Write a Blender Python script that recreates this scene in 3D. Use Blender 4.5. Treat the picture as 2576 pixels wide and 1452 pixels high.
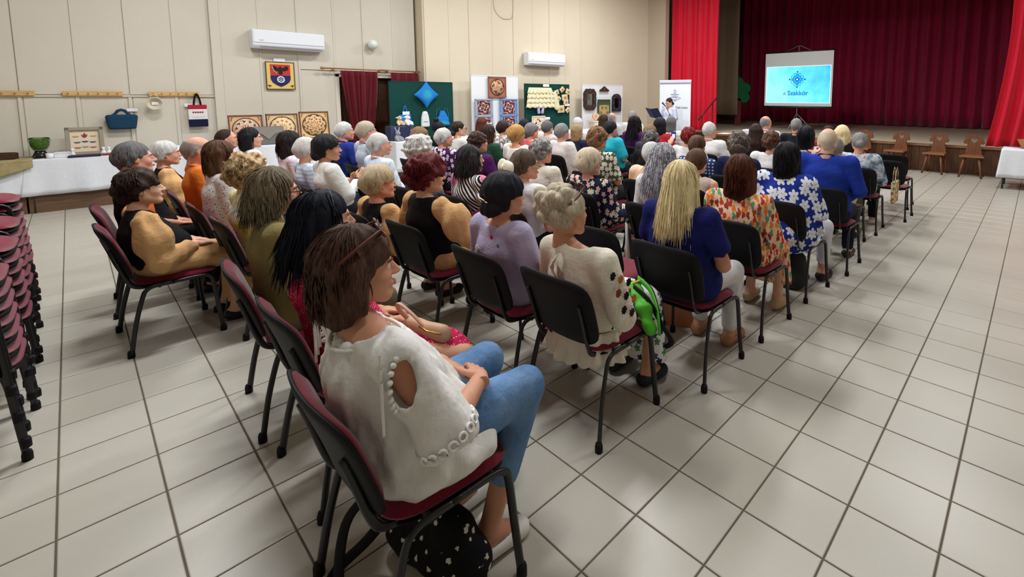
import bpy, bmesh, math, random
import numpy as np
from math import sin, cos, pi, radians, atan2, sqrt
from mathutils import Vector, Matrix
random.seed(7); RNG = np.random.default_rng(7)
for o in list(bpy.data.objects): bpy.data.objects.remove(o)
scene = bpy.context.scene
COL = scene.collection

# ---------------------------------------------------------------- camera (world: +Y to the stage, Z up, metres)
CAMH = 1.668
def cam_axes(yaw, pitch, roll):
    f = Vector((sin(yaw)*cos(pitch), cos(yaw)*cos(pitch), -sin(pitch)))
    r = Vector((cos(yaw), -sin(yaw), 0)); u = r.cross(f)
    return r*cos(roll)+u*sin(roll), u*cos(roll)-r*sin(roll), f
r_, u_, f_ = cam_axes(-.7311, .0993, .0025)
cd = bpy.data.cameras.new('camera'); cam = bpy.data.objects.new('camera', cd); COL.objects.link(cam)
cam.matrix_world = Matrix(((r_.x, u_.x, -f_.x, 0), (r_.y, u_.y, -f_.y, 0), (r_.z, u_.z, -f_.z, CAMH), (0, 0, 0, 1)))
cd.sensor_width = 36; cd.sensor_fit = 'HORIZONTAL'; cd.lens = 36*1209.09/2576
cd.shift_x = -(1526.3-1288)/2576; cd.shift_y = (363.35-726)/2576
cd.clip_start = .05; cd.clip_end = 100
scene.camera = cam
# ---------------------------------------------------------------- world, exposure
w = bpy.data.worlds.new('world'); scene.world = w; w.use_nodes = True
w.node_tree.nodes['Background'].inputs[0].default_value = (.9, .92, 1, 1)
w.node_tree.nodes['Background'].inputs[1].default_value = .05
vs = scene.view_settings
vs.view_transform = 'Standard'; vs.look = 'None'; vs.gamma = 1; vs.use_curve_mapping = False
vs.exposure = EXPO = .7
scene.display_settings.display_device = 'sRGB'
# ceiling lamps of the hall: (x, y, watts)
LAMPS = [(-7.6, 1.2, 85), (-4.2, 1.2, 96), (-.8, 1.2, 26), (-7.6, 5.2, 85), (-4.2, 5.2, 75), (-.8, 5.2, 34),
         (-7.6, 9.4, 100), (-4.2, 9.4, 90), (-.8, 9.4, 72)]
LAMP_COL = (.94, .975, 1)
CEIL = 5.4

# ---------------------------------------------------------------- object helpers
def link(o, parent=None):
    COL.objects.link(o)
    if parent is not None: o.parent = parent
    return o
def tag(o, label=None, cat=None, group=None, kind=None):
    if label: o['label'] = label
    if cat: o['category'] = cat
    if group: o['group'] = group
    if kind: o['kind'] = kind
    return o
def empty(name, loc=(0, 0, 0), rz=0, label=None, cat=None, group=None):
    o = bpy.data.objects.new(name, None); COL.objects.link(o)
    o.location = loc; o.rotation_euler = (0, 0, rz); o.empty_display_size = .1
    return tag(o, label, cat, group)
def mesh_np(name, V, Q, smooth=True):
    """V (n,3), Q (m,k) -> mesh data"""
    V = np.ascontiguousarray(V, np.float32); Q = np.ascontiguousarray(Q, np.int32)
    me = bpy.data.meshes.new(name); m, k = Q.shape
    me.vertices.add(len(V)); me.vertices.foreach_set('co', V.ravel())
    me.loops.add(m*k); me.loops.foreach_set('vertex_index', Q.ravel())
    me.polygons.add(m); me.polygons.foreach_set('loop_start', np.arange(0, m*k, k, dtype=np.int32))
    me.polygons.foreach_set('loop_total', np.full(m, k, np.int32))
    if smooth: me.polygons.foreach_set('use_smooth', np.ones(m, bool))
    me.update(calc_edges=True)
    return me
class MB:
    """collects vertices and faces of ONE mesh"""
    def __init__(s): s.v = []; s.f = []; s.m = []; s.sm = []
    def add(s, vs, fs, mi=0, smooth=False):
        b = len(s.v); s.v += [tuple(p) for p in vs]
        for f in fs: s.f.append([i+b for i in f]); s.m.append(mi); s.sm.append(smooth)
        return s
    def box(s, x0, x1, y0, y1, z0, z1, mi=0, M=None):
        vs = [Vector((x, y, z)) for z in (z0, z1) for y in (y0, y1) for x in (x0, x1)]
        if M is not None: vs = [M @ p for p in vs]
        return s.add(vs, [(0, 2, 3, 1), (4, 5, 7, 6), (0, 1, 5, 4), (2, 6, 7, 3), (0, 4, 6, 2), (1, 3, 7, 5)], mi)
    def prism(s, pts, d0, d1, axis='z', mi=0, M=None, smooth=False):
        """extrude a 2D outline; axis = extrusion axis; pts in the other two axes, in order"""
        def mk(a, b, d):
            p = {'z': (a, b, d), 'y': (a, d, b), 'x': (d, a, b)}[axis]
            p = Vector(p); return M @ p if M is not None else p
        n = len(pts); vs = [mk(a, b, d0) for a, b in pts]+[mk(a, b, d1) for a, b in pts]
        fs = [tuple(range(n-1, -1, -1)), tuple(range(n, 2*n))]+[(i, (i+1) % n, n+(i+1) % n, n+i) for i in range(n)]
        return s.add(vs, fs, mi, smooth)
    def tube(s, pts, r, n=8, mi=0, cap=True, flat=1.0, up=(0, 0, 1)):
        """tube along points; r number or list; flat scales the second cross axis"""
        P = [Vector(p) for p in pts]; m = len(P)
        rs = r if isinstance(r, (list, tuple)) else [r]*m
        vs = []; prev = None
        for i in range(m):
            t = (P[min(i+1, m-1)]-P[max(i-1, 0)]).normalized()
            if prev is None:
                a = Vector(up); a = a-t*a.dot(t)
                if a.length < 1e-3: a = Vector((1, 0, 0)); a = a-t*a.dot(t)
                a.normalize()
            else:
                a = prev-t*prev.dot(t); a.normalize()
            prev = a; b = t.cross(a)
            for k in range(n):
                q = 2*pi*k/n; vs.append(P[i]+a*(cos(q)*rs[i])+b*(sin(q)*rs[i]*flat))
        fs = [(i*n+k, i*n+(k+1) % n, (i+1)*n+(k+1) % n, (i+1)*n+k) for i in range(m-1) for k in range(n)]
        if cap: fs += [tuple(range(n-1, -1, -1)), tuple((m-1)*n+k for k in range(n))]
        return s.add(vs, fs, mi, True)
    def lathe(s, prof, n=16, mi=0, M=None, smooth=True):
        """prof [(r,z)]"""
        vs = []
        for r, z in prof:
            for k in range(n):
                p = Vector((r*cos(2*pi*k/n), r*sin(2*pi*k/n), z)); vs.append(M @ p if M is not None else p)
        m = len(prof)
        fs = [(i*n+k, i*n+(k+1) % n, (i+1)*n+(k+1) % n, (i+1)*n+k) for i in range(m-1) for k in range(n)]
        if prof[0][0] > 1e-4: fs.append(tuple(range(n-1, -1, -1)))
        if prof[-1][0] > 1e-4: fs.append(tuple((m-1)*n+k for k in range(n)))
        return s.add(vs, fs, mi, smooth)
    def grid(s, nu, nv, fn, mi=0, smooth=True, closed=False):
        vs = [fn(i/(nu-1), j/(nv-1)) for j in range(nv) for i in range(nu)]
        fs = [(j*nu+i, j*nu+i+1, (j+1)*nu+i+1, (j+1)*nu+i) for j in range(nv-1) for i in range(nu-1)]
        return s.add(vs, fs, mi, smooth)
    def ball(s, c, r, n=10, mi=0, sc=(1, 1, 1), M=None):
        m = n//2+1; prof = [(max(1e-5, r*sin(pi*i/(m-1))), -r*cos(pi*i/(m-1))) for i in range(m)]
        T = Matrix.Translation(Vector(c)) @ Matrix.Diagonal((sc[0], sc[1], sc[2], 1))
        return s.lathe(prof, n, mi, T if M is None else T @ M)
    def data(s, name, mats=()):
        me = bpy.data.meshes.new(name); me.from_pydata(s.v, [], s.f)
        for m in mats: me.materials.append(m)
        me.polygons.foreach_set('material_index', s.m); me.polygons.foreach_set('use_smooth', s.sm)
        me.update(); return me
    def build(s, name, mat=None, parent=None, bevel=0, seg=2):
        mats = mat if isinstance(mat, (list, tuple)) else [mat]
        me = s.data(name, [m for m in mats if m])
        o = bpy.data.objects.new(name, me); link(o, parent)
        if bevel: bev(o, bevel, seg)
        return o
def bev(o, width, seg=2):
    m = o.modifiers.new('bevel', 'BEVEL'); m.width = width; m.segments = seg; m.limit_method = 'ANGLE'; m.angle_limit = radians(35)
    return o
def box(name, x0, x1, y0, y1, z0, z1, mat, parent=None, bevel=0):
    return MB().box(x0, x1, y0, y1, z0, z1).build(name, mat, parent, bevel)
def dup(o, parent=None):
    c = o.copy(); COL.objects.link(c); c.parent = parent
    for ch in o.children: dup(ch, c)
    return c
def arc(c, r, a0, a1, n):
    return [(c[0]+r*cos(a0+(a1-a0)*i/n), c[1]+r*sin(a0+(a1-a0)*i/n)) for i in range(n+1)]
def rrect(w, h, r, n=4, cx=0, cy=0):
    P = []
    for sx, sy, a in ((1, 1, 0), (-1, 1, pi/2), (-1, -1, pi), (1, -1, 1.5*pi)):
        P += arc((cx+sx*(w/2-r), cy+sy*(h/2-r)), r, a, a+pi/2, n)
    return P
def smooth_path(pts, n=6):
    P = [Vector(p) for p in pts]; out = []
    for i in range(len(P)-1):
        p0, p1, p2, p3 = P[max(i-1, 0)], P[i], P[i+1], P[min(i+2, len(P)-1)]
        for k in range(n):
            t = k/n
            out.append(.5*((2*p1)+(p2-p0)*t+(2*p0-5*p1+4*p2-p3)*t*t+(3*p1-p0-3*p2+p3)*t**3))
    return out+[P[-1]]

# ---------------------------------------------------------------- materials
def srgb(r, g, b):
    f = lambda c: (c/255/12.92) if c/255 <= .04045 else ((c/255+.055)/1.055)**2.4
    return (f(r), f(g), f(b), 1)
class NT:
    """tiny node-tree builder"""
    def __init__(s, name, rough=.6, spec=.3, metal=0):
        s.mat = bpy.data.materials.new(name); s.mat.use_nodes = True
        s.t = s.mat.node_tree; s.b = s.t.nodes['Principled BSDF']
        s.b.inputs['Roughness'].default_value = rough
        s.b.inputs['Specular IOR Level'].default_value = spec
        s.b.inputs['Metallic'].default_value = metal
    def n(s, typ, **kw):
        nd = s.t.nodes.new(typ)
        for k, v in kw.items():
            if k.startswith('i_'): nd.inputs[k[2:].replace('_', ' ')].default_value = v
            else: setattr(nd, k, v)
        return nd
    def l(s, a, b): s.t.links.new(a, b); return s
    def obj(s): return s.n('ShaderNodeTexCoord').outputs['Object']
    def gen(s): return s.n('ShaderNodeTexCoord').outputs['Generated']
    def mapping(s, src, scale=(1, 1, 1), rot=(0, 0, 0), loc=(0, 0, 0)):
        m = s.n('ShaderNodeMapping'); s.l(src, m.inputs['Vector'])
        m.inputs['Scale'].default_value = scale; m.inputs['Rotation'].default_value = rot; m.inputs['Location'].default_value = loc
        return m.outputs[0]
    def noise(s, src, scale=5, detail=3, rough=.55):
        n = s.n('ShaderNodeTexNoise'); n.inputs['Scale'].default_value = scale; n.inputs['Detail'].default_value = detail
        n.inputs['Roughness'].default_value = rough
        if src is not None: s.l(src, n.inputs['Vector'])
        return n.outputs['Fac']
    def voro(s, src, scale=5, feature='F1', rnd=1, out='Distance'):
        n = s.n('ShaderNodeTexVoronoi', feature=feature); n.inputs['Scale'].default_value = scale; n.inputs['Randomness'].default_value = rnd
        if src is not None: s.l(src, n.inputs['Vector'])
        return n.outputs[out]
    def math(s, op, a, b=None, c=None):
        m = s.n('ShaderNodeMath', operation=op)
        for i, v in enumerate((a, b, c)):
            if v is None: continue
            if hasattr(v, 'is_linked') or hasattr(v, 'links'): s.l(v, m.inputs[i])
            else: m.inputs[i].default_value = v
        return m.outputs[0]
    def ramp(s, fac, stops, interp='LINEAR'):
        r = s.n('ShaderNodeValToRGB'); r.color_ramp.interpolation = interp; e = r.color_ramp.elements
        while len(e) < len(stops): e.new(.5)
        for el, (p, c) in zip(e, stops): el.position = p; el.color = c
        s.l(fac, r.inputs[0]); return r.outputs[0]
    def mix(s, fac, a, b):
        m = s.n('ShaderNodeMix', data_type='RGBA')
        for i, v in ((0, fac), (6, a), (7, b)):
            if hasattr(v, 'links'): s.l(v, m.inputs[i])
            else: m.inputs[i].default_value = v
        return m.outputs[2]
    def sep(s, src):
        x = s.n('ShaderNodeSeparateXYZ'); s.l(src, x.inputs[0]); return x.outputs
    def color(s, c):
        if hasattr(c, 'links'): s.l(c, s.b.inputs['Base Color'])
        else: s.b.inputs['Base Color'].default_value = c
        return s
    def bump(s, h, strength=.3, dist=.01):
        b = s.n('ShaderNodeBump'); b.inputs['Strength'].default_value = strength; b.inputs['Distance'].default_value = dist
        s.l(h, b.inputs['Height']); s.l(b.outputs[0], s.b.inputs['Normal']); return s
MATS = {}
def plain(name, c, rough=.6, spec=.3, metal=0, var=0, vscale=6, bump=0, bscale=60, bdist=.002):
    if name in MATS: return MATS[name]
    t = NT(name, rough, spec, metal); c4 = srgb(*c)
    if var:
        f = t.noise(t.obj(), vscale, 4)
        t.color(t.mix(f, tuple(x*(1-var) for x in c4[:3])+(1,), tuple(min(1, x*(1+var)) for x in c4[:3])+(1,)))
    else: t.color(c4)
    if bump: t.bump(t.noise(t.obj(), bscale, 3), bump, bdist)
    MATS[name] = t.mat; return t.mat
def wood(name, c1, c2, axis='z', scale=3, rough=.5, stretch=12):
    if name in MATS: return MATS[name]
    t = NT(name, rough, .35); sc = {'x': (1, stretch, stretch), 'y': (stretch, 1, stretch), 'z': (stretch, stretch, 1)}[axis]
    f = t.noise(t.mapping(t.obj(), sc), scale, 5, .6)
    t.color(t.ramp(f, [(.3, srgb(*c1)), (.7, srgb(*c2))])); t.bump(f, .15, .003)
    MATS[name] = t.mat; return t.mat
# ================================================================ THE SETTING
def wall_mat(name, c1, c2):
    t = NT(name, .85, .2); o = t.obj()
    f = t.noise(o, 1.3, 4)
    t.color(t.mix(f, srgb(*c1), srgb(*c2))); t.bump(t.noise(o, 130, 3, .7), .35, .004)
    return t.mat
M_WALL = wall_mat('wall_paint_cream', (202, 194, 178), (212, 204, 190))
M_WALL2 = wall_mat('wall_paint_warm', (212, 199, 176), (220, 208, 186))
M_CEIL = plain('ceiling_paint', (225, 220, 210), .9)
M_TRIM = plain('trim_paint', (208, 197, 178), .7)

def tile_mat():
    t = NT('floor_tile_ceramic', .38, .45); o = t.obj()
    oi = t.n('ShaderNodeObjectInfo').outputs['Random']
    geo = t.n('ShaderNodeNewGeometry').outputs['Position']
    f = t.noise(geo, 2.2, 4); g = t.noise(geo, 55, 3)
    c = t.mix(f, srgb(180, 174, 162), srgb(191, 186, 175))
    c = t.mix(t.math('MULTIPLY', oi, .35), c, srgb(172, 164, 150))
    c = t.mix(t.math('MULTIPLY', g, .25), c, srgb(164, 155, 140))
    t.color(c)
    t.b.inputs['Roughness'].default_value = .36
    t.bump(t.noise(geo, 14, 2), .03, .003)
    return t.mat
M_TILE = tile_mat()
M_GROUT = plain('grout', (98, 88, 74), .9, var=.15)

def build_floor():
    base = box('floor', -11.3, 5, -4, 13.2, -.12, -.004, M_GROUT); tag(base, kind='structure')
    S = .31; G = .0035; e = .003
    def tile_geo(cx, cy, b):
        h = S/2-G; k = h-e
        b.add([(cx-h, cy-h, -.006), (cx+h, cy-h, -.006), (cx+h, cy+h, -.006), (cx-h, cy+h, -.006),
               (cx-h, cy-h, -.002), (cx+h, cy-h, -.002), (cx+h, cy+h, -.002), (cx-h, cy+h, -.002),
               (cx-k, cy-k, 0), (cx+k, cy-k, 0), (cx+k, cy+k, 0), (cx-k, cy+k, 0)],
              [(0, 1, 5, 4), (1, 2, 6, 5), (2, 3, 7, 6), (3, 0, 4, 7), (4, 5, 9, 8), (5, 6, 10, 9), (6, 7, 11, 10), (7, 4, 8, 11), (8, 9, 10, 11)])
    one = MB(); tile_geo(0, 0, one); me = one.data('tile', [M_TILE])
    cells = []
    for i in range(-33, 19):
        for k in range(-30, 37):
            x = (i+.5-3.521)*S; y = (k+.5+5.5104)*S
            if not (-11.0 < x < 4.9 and -3.9 < y < 12.95): continue
            d = Vector((x, y, -CAMH)); z = d.dot(f_)
            vis = 0
            if z > .3:
                px = 1526.3+1209.1*d.dot(r_)/z; py = 363.35-1209.1*d.dot(u_)/z
                if -120 < px < 2700 and 200 < py < 1560: vis = CAMH/(d.length**3)
            cells.append((vis, x, y))
    cells.sort(reverse=True)
    for vis, x, y in cells[:300]:
        o = bpy.data.objects.new('tile', me); link(o, base); o.location = (x, y, 0)
    rest = MB()
    for vis, x, y in cells[300:]: tile_geo(x, y, rest)
    tag(rest.build('tile', M_TILE, base), kind='stuff')
build_floor()

def st(o): return tag(o, kind='structure')
XW = -11.1; W2A = (-10.7, 5.56); W2R = -math.atan(.1048)
def build_walls():
    # ---- left wall with the door opening
    b = MB(); b.box(XW-.25, XW, -4, 3.8, 0, CEIL).box(XW-.25, XW, 3.8, 5.5, 2.13, CEIL).box(XW-.25, XW, 5.5, 5.56, 0, CEIL)
    wl = st(b.build('wall_left', M_WALL))
    ribs = [-3.4, -2.7, -2.05, -1.4, -.48, .09, .67, 1.24, 1.76]
    for i in range(len(ribs)-1):
        a, c = ribs[i]+.006, ribs[i+1]-.006; d = .012 if i % 2 else .02
        box('wall_panel', XW, XW+d, a, c, 1.68, CEIL, M_WALL, wl, .004)
        box('wall_panel', XW, XW+d-.006, a+.03, c, .1, 1.64, M_WALL, wl, .004)
    for y in ribs[1:-1]: box('batten', XW, XW+.026, y-.02, y+.02, .1, 1.64, M_WALL, wl, .004)
    box('ledge', XW, XW+.035, -4, 1.76, 1.64, 1.668, M_TRIM, wl, .004)
    box('pilaster', XW, XW+.06, 1.76, 1.9, 0, CEIL, M_WALL, wl, .006)
    ribs = [1.9, 2.49, 3.13, 3.79, 4.38, 5.03, 5.56]
    for i in range(len(ribs)-1):
        d = .014 if i % 2 else .024
        z0 = .1 if ribs[i+1] < 3.6 else 2.2
        box('wall_panel', XW, XW+d, ribs[i]+.006, ribs[i+1]-.006, z0, CEIL, M_WALL, wl, .004)
    for y in ribs[1:-1]: box('batten', XW, XW+.034, y-.018, y+.018, .1 if y < 3.6 else 2.2, CEIL, M_WALL, wl, .004)
    # ---- front part of the left wall, turned a little inwards
    b = MB(); b.box(-.65, 0, 0, 7.75, 0, CEIL); w2 = st(b.build('wall_left_front', M_WALL2))
    w2.location = (W2A[0], W2A[1], 0); w2.rotation_euler = (0, 0, W2R)
    ribs = [.05, .63, 1.15, 1.78, 2.40, 2.99, 3.55, 4.09, 4.66]
    for i in range(len(ribs)-1):
        d = .012 if i % 2 else .02
        box('wall_panel', 0, d, ribs[i]+.006, ribs[i+1]-.006, .1, CEIL, M_WALL2, w2, .004)
    for y in ribs: box('batten', 0, .03, y-.015, y+.015, .1, CEIL, M_WALL2, w2, .004)
    st(box('baseboard_left', XW, XW+.03, -4, 3.75, 0, .1, wood('brown_baseboard', (92, 66, 48), (112, 84, 62), 'y')))
    # ---- other walls, behind and beside the camera
    st(box('wall_back', -11.35, 5.25, -4.2, -4, 0, CEIL, M_WALL)); st(box('wall_right', 5, 5.25, -4, 13.1, 0, CEIL, M_WALL))
    st(box('ceiling', -11.35, 5.25, -4.2, 13.1, CEIL, CEIL+.15, M_CEIL))
    # ---- proscenium
    b = MB(); b.box(-12.2, -9.2, 13.1, 13.3, 0, CEIL).box(1.6, 5.25, 13.1, 13.3, 0, CEIL).box(-9.2, 1.6, 13.1, 13.3, 5.0, CEIL)
    st(b.build('wall_stage', plain('proscenium_paint', (186, 172, 152), .85, bump=.2)))
    # ---- stage box
    M_SW = plain('stage_wall_grey_paint', (128, 112, 92), .9, var=.1)
    b = MB(); b.box(-12.4, -12.2, 13.3, 21.2, 0, 6.5).box(-12.2, 4, 21, 21.2, 0, 6.5).box(4, 4.2, 13.3, 21.2, 0, 6.5).box(-12.4, 4.2, 13.1, 21.2, 6.5, 6.6)
    st(b.build('wall_stage_back', M_SW))
    t = NT('stage_floor_boards', .6, .3); g = t.obj()
    f = t.noise(t.mapping(g, (1, 14, 1)), 2, 4)
    t.color(t.ramp(f, [(.3, srgb(190, 172, 148)), (.7, srgb(208, 192, 168))]))
    sf = st(box('floor_stage', -12.2, 4, 13.12, 21, .4, .6, t.mat))
    M_PL = wood('stage_front_walnut', (62, 36, 22), (104, 66, 42), 'z', 4, .45)
    x = -9.2; i = 0
    while x < 1.6:
        o = box('plank', x, x+.15-.006, 13.085-.006*(i % 2), 13.13, 0, .55, M_PL, sf, .003); x += .15; i += 1
    box('stage_edge', -9.2, 1.6, 13.05, 13.2, .555, .605, wood('stage_edge_wood', (120, 84, 56), (146, 108, 76), 'x'), sf, .005)
    # ---- door in the left wall
    M_DOOR = wood('dark_door_wood', (52, 30, 18), (76, 46, 28), 'z', 4, .4)
    d = st(box('door_1', XW-.2, XW-.14, 3.86, 5.45, 0, 2.07, M_DOOR))
    for y0, y1 in ((3.95, 4.6), (4.72, 5.38)):
        for z0, z1 in ((.15, .95), (1.05, 1.95)): box('door_panel', XW-.14, XW-.125, y0, y1, z0, z1, M_DOOR, d, .008)
    b = MB(); b.box(XW-.14, XW+.02, 3.78, 3.86, 0, 2.13).box(XW-.14, XW+.02, 5.45, 5.53, 0, 2.13).box(XW-.14, XW+.02, 3.78, 5.53, 2.07, 2.15)
    b.build('door_frame', plain('white_gloss_paint', (222, 214, 200), .4), d, .004)
build_walls()

# ---------------------------------------------------------------- ceiling lamps
def lamp(x, y, watts):
    e = empty('ceiling_light', (x, y, CEIL-.1), 0, LAMPLAB[(x, y)], 'ceiling light', 'long ceiling lights of the hall')
    box('housing', -.14, .14, -.7, .7, 0, .1, plain('lamp_housing', (225, 225, 222), .5), e, .01)
    t = MATS.get('lamp_tube')
    if not t:
        n = NT('lamp_tube', .4); n.b.inputs['Emission Color'].default_value = (*LAMP_COL, 1); n.b.inputs['Emission Strength'].default_value = 4
        t = MATS['lamp_tube'] = n.mat
    for k in (-.06, .06): MB().tube([(k, -.62, -.03), (k, .62, -.03)], .02, 8).build('tube', t, e)
    ld = bpy.data.lights.new('lamp_light', 'AREA'); ld.shape = 'RECTANGLE'; ld.size = .35; ld.size_y = 1.3; ld.energy = watts; ld.color = LAMP_COL
    lo = bpy.data.objects.new('lamp_light', ld); link(lo, e); lo.location = (0, 0, -.08)
LAMPLAB = {}
for (x, y, wt) in LAMPS:
    cx = {-7.6: 'over the display wall', -4.2: 'over the middle of the seats', -.8: 'over the open tiled aisle'}[x]
    cy = {1.2: 'rear', 5.2: 'middle', 9.4: 'front'}[y]
    LAMPLAB[(x, y)] = f'white twin tube ceiling light {cx}, {cy} one of its line'
    lamp(x, y, wt)

# ---------------------------------------------------------------- curtains
def velvet(name, c1, c2):
    t = NT(name, .75, .15); o = t.obj()
    f = t.noise(t.mapping(o, (4, 4, .5)), 3, 4); t.color(t.mix(f, srgb(*c1), srgb(*c2)))
    t.b.inputs['Sheen Weight'].default_value = .25; t.b.inputs['Sheen Roughness'].default_value = .4
    t.bump(t.noise(o, 90, 2), .1, .002); return t.mat
def curtain(name, x0, x1, z0, z1, mat, folds, amp, nz=14, seed=1, shape=None, nper=9, thick=.008):
    """hangs along local x, folds in y"""
    r = random.Random(seed); n = int(folds*nper); ph = [r.uniform(0, 6.3) for _ in range(6)]
    def fn(u, v):
        a = u*folds*2*pi
        d = sin(a+.7*sin(u*9+ph[0]))+.45*sin(a*.37+ph[1])+.25*sin(a*2.1+ph[2]+v*1.3)
        xx = x0+(x1-x0)*u; z = z1+(z0-z1)*v
        if shape: xx = shape(u, v, x0, x1)
        return (xx+.02*sin(v*3+a*.5), d*amp*(.75+.3*v+.08*sin(v*7+ph[3]+u*20)), z)
    b = MB(); b.grid(n, nz, fn); o = b.build(name, mat)
    m = o.modifiers.new('cloth', 'SOLIDIFY'); m.thickness = thick; m.offset = 0
    return o
M_RED = velvet('red_stage_velvet', (200, 24, 48), (226, 38, 62))
M_DRED = velvet('dark_red_backdrop', (150, 24, 62), (196, 44, 84))
c = curtain('stage_curtain', -9.2, -7.42, .5, 5.2, M_RED, 9, .07, 18, 3); c.location = (0, 13.42, 0)
tag(c, 'bright red gathered stage curtain hanging behind the white roll-up banner', 'curtain')
c = curtain('stage_curtain', -.62, 1.9, .6, 5.2, M_RED, 11, .09, 24, 5, lambda u, v, a, b: a+(b-a)*u-.22*(1-u)*v**2*1.0+.1*sin(v*3)*(1-u)); c.location = (0, 13.5, 0)
tag(c, 'bright red gathered stage curtain at the right end of the stage', 'curtain')
c = curtain('backdrop_curtain', -10.3, 3.6, .62, 6.4, M_DRED, 38, .17, 12, 9, nper=8); c.location = (0, 20.55, 0)
tag(c, 'wide dark wine red backdrop curtain behind the projection screen', 'curtain')
M_WINE = velvet('wine_door_velvet', (84, 18, 28), (112, 26, 36))
def dshape(u, v, a, b):
    c0 = a+(b-a)*.52; k = 1-.62*min(1, v*1.15)**1.3
    return c0+(a+(b-a)*u-c0)*k
c = curtain('door_curtain', 3.84, 4.6, .1, 2.2, M_WINE, 6, .045, 20, 12, dshape); c.rotation_euler = (0, 0, pi/2); c.location = (XW+.14, 0, 0)
tag(c, 'wine red door curtain gathered towards its middle at the doorway', 'curtain')
c = curtain('door_curtain', 4.9, 5.54, .1, 2.2, M_WINE, 7, .03, 12, 14); c.rotation_euler = (0, 0, pi/2); c.location = (XW+.14, 0, 0)
tag(c, 'wine red door curtain hanging behind the dark green board', 'curtain')
# rod
M_ROD = wood('curtain_rod_wood', (150, 104, 66), (176, 128, 86), 'y', 4, .35)
rod = MB().tube([(0, 3.56, 2.235), (0, 5.58, 2.235)], .016, 10).build('curtain_rod', M_ROD); rod.location = (XW+.14, 0, 0)
tag(rod, 'turned wooden curtain rod with finials above the doorway', 'curtain rod')
for y, s in ((3.56, -1), (5.58, 1)):
    MB().lathe([(.016, 0), (.028, .01), (.02, .025), (.034, .05), (.028, .075), (.006, .1)], 12, 0, Matrix.Translation((0, y, 2.235)) @ Matrix.Rotation(-s*pi/2, 4, 'X')).build('finial', M_ROD, rod)
for y in (3.72, 4.66, 4.84, 5.5): MB().box(-.14, .02, y-.012, y+.012, 2.2, 2.22).build('rod_bracket', M_ROD, rod)
for k in range(9): MB().lathe([(.022, -.008), (.027, 0), (.022, .008)], 12, 0, Matrix.Translation((0, 4.645+.025*k, 2.235)) @ Matrix.Rotation(pi/2, 4, 'X')).build('ring', M_ROD, rod)

cab = [(-10.48, 7.36, 4.3), (-10.48, 7.37, 4.09), (-10.48, 7.41, 3.85), (-10.46, 7.55, 3.7), (-10.44, 7.71, 3.66), (-10.42, 7.9, 3.72), (-10.42, 7.94, 3.97), (-10.42, 7.94, 4.3)]
o = MB().tube(smooth_path(cab, 5), .006, 6).build('wall_cable', plain('pale_cable', (176, 164, 140), .6)); tag(o, 'thin pale cable looping down high on the warm wall', 'cable')
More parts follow.
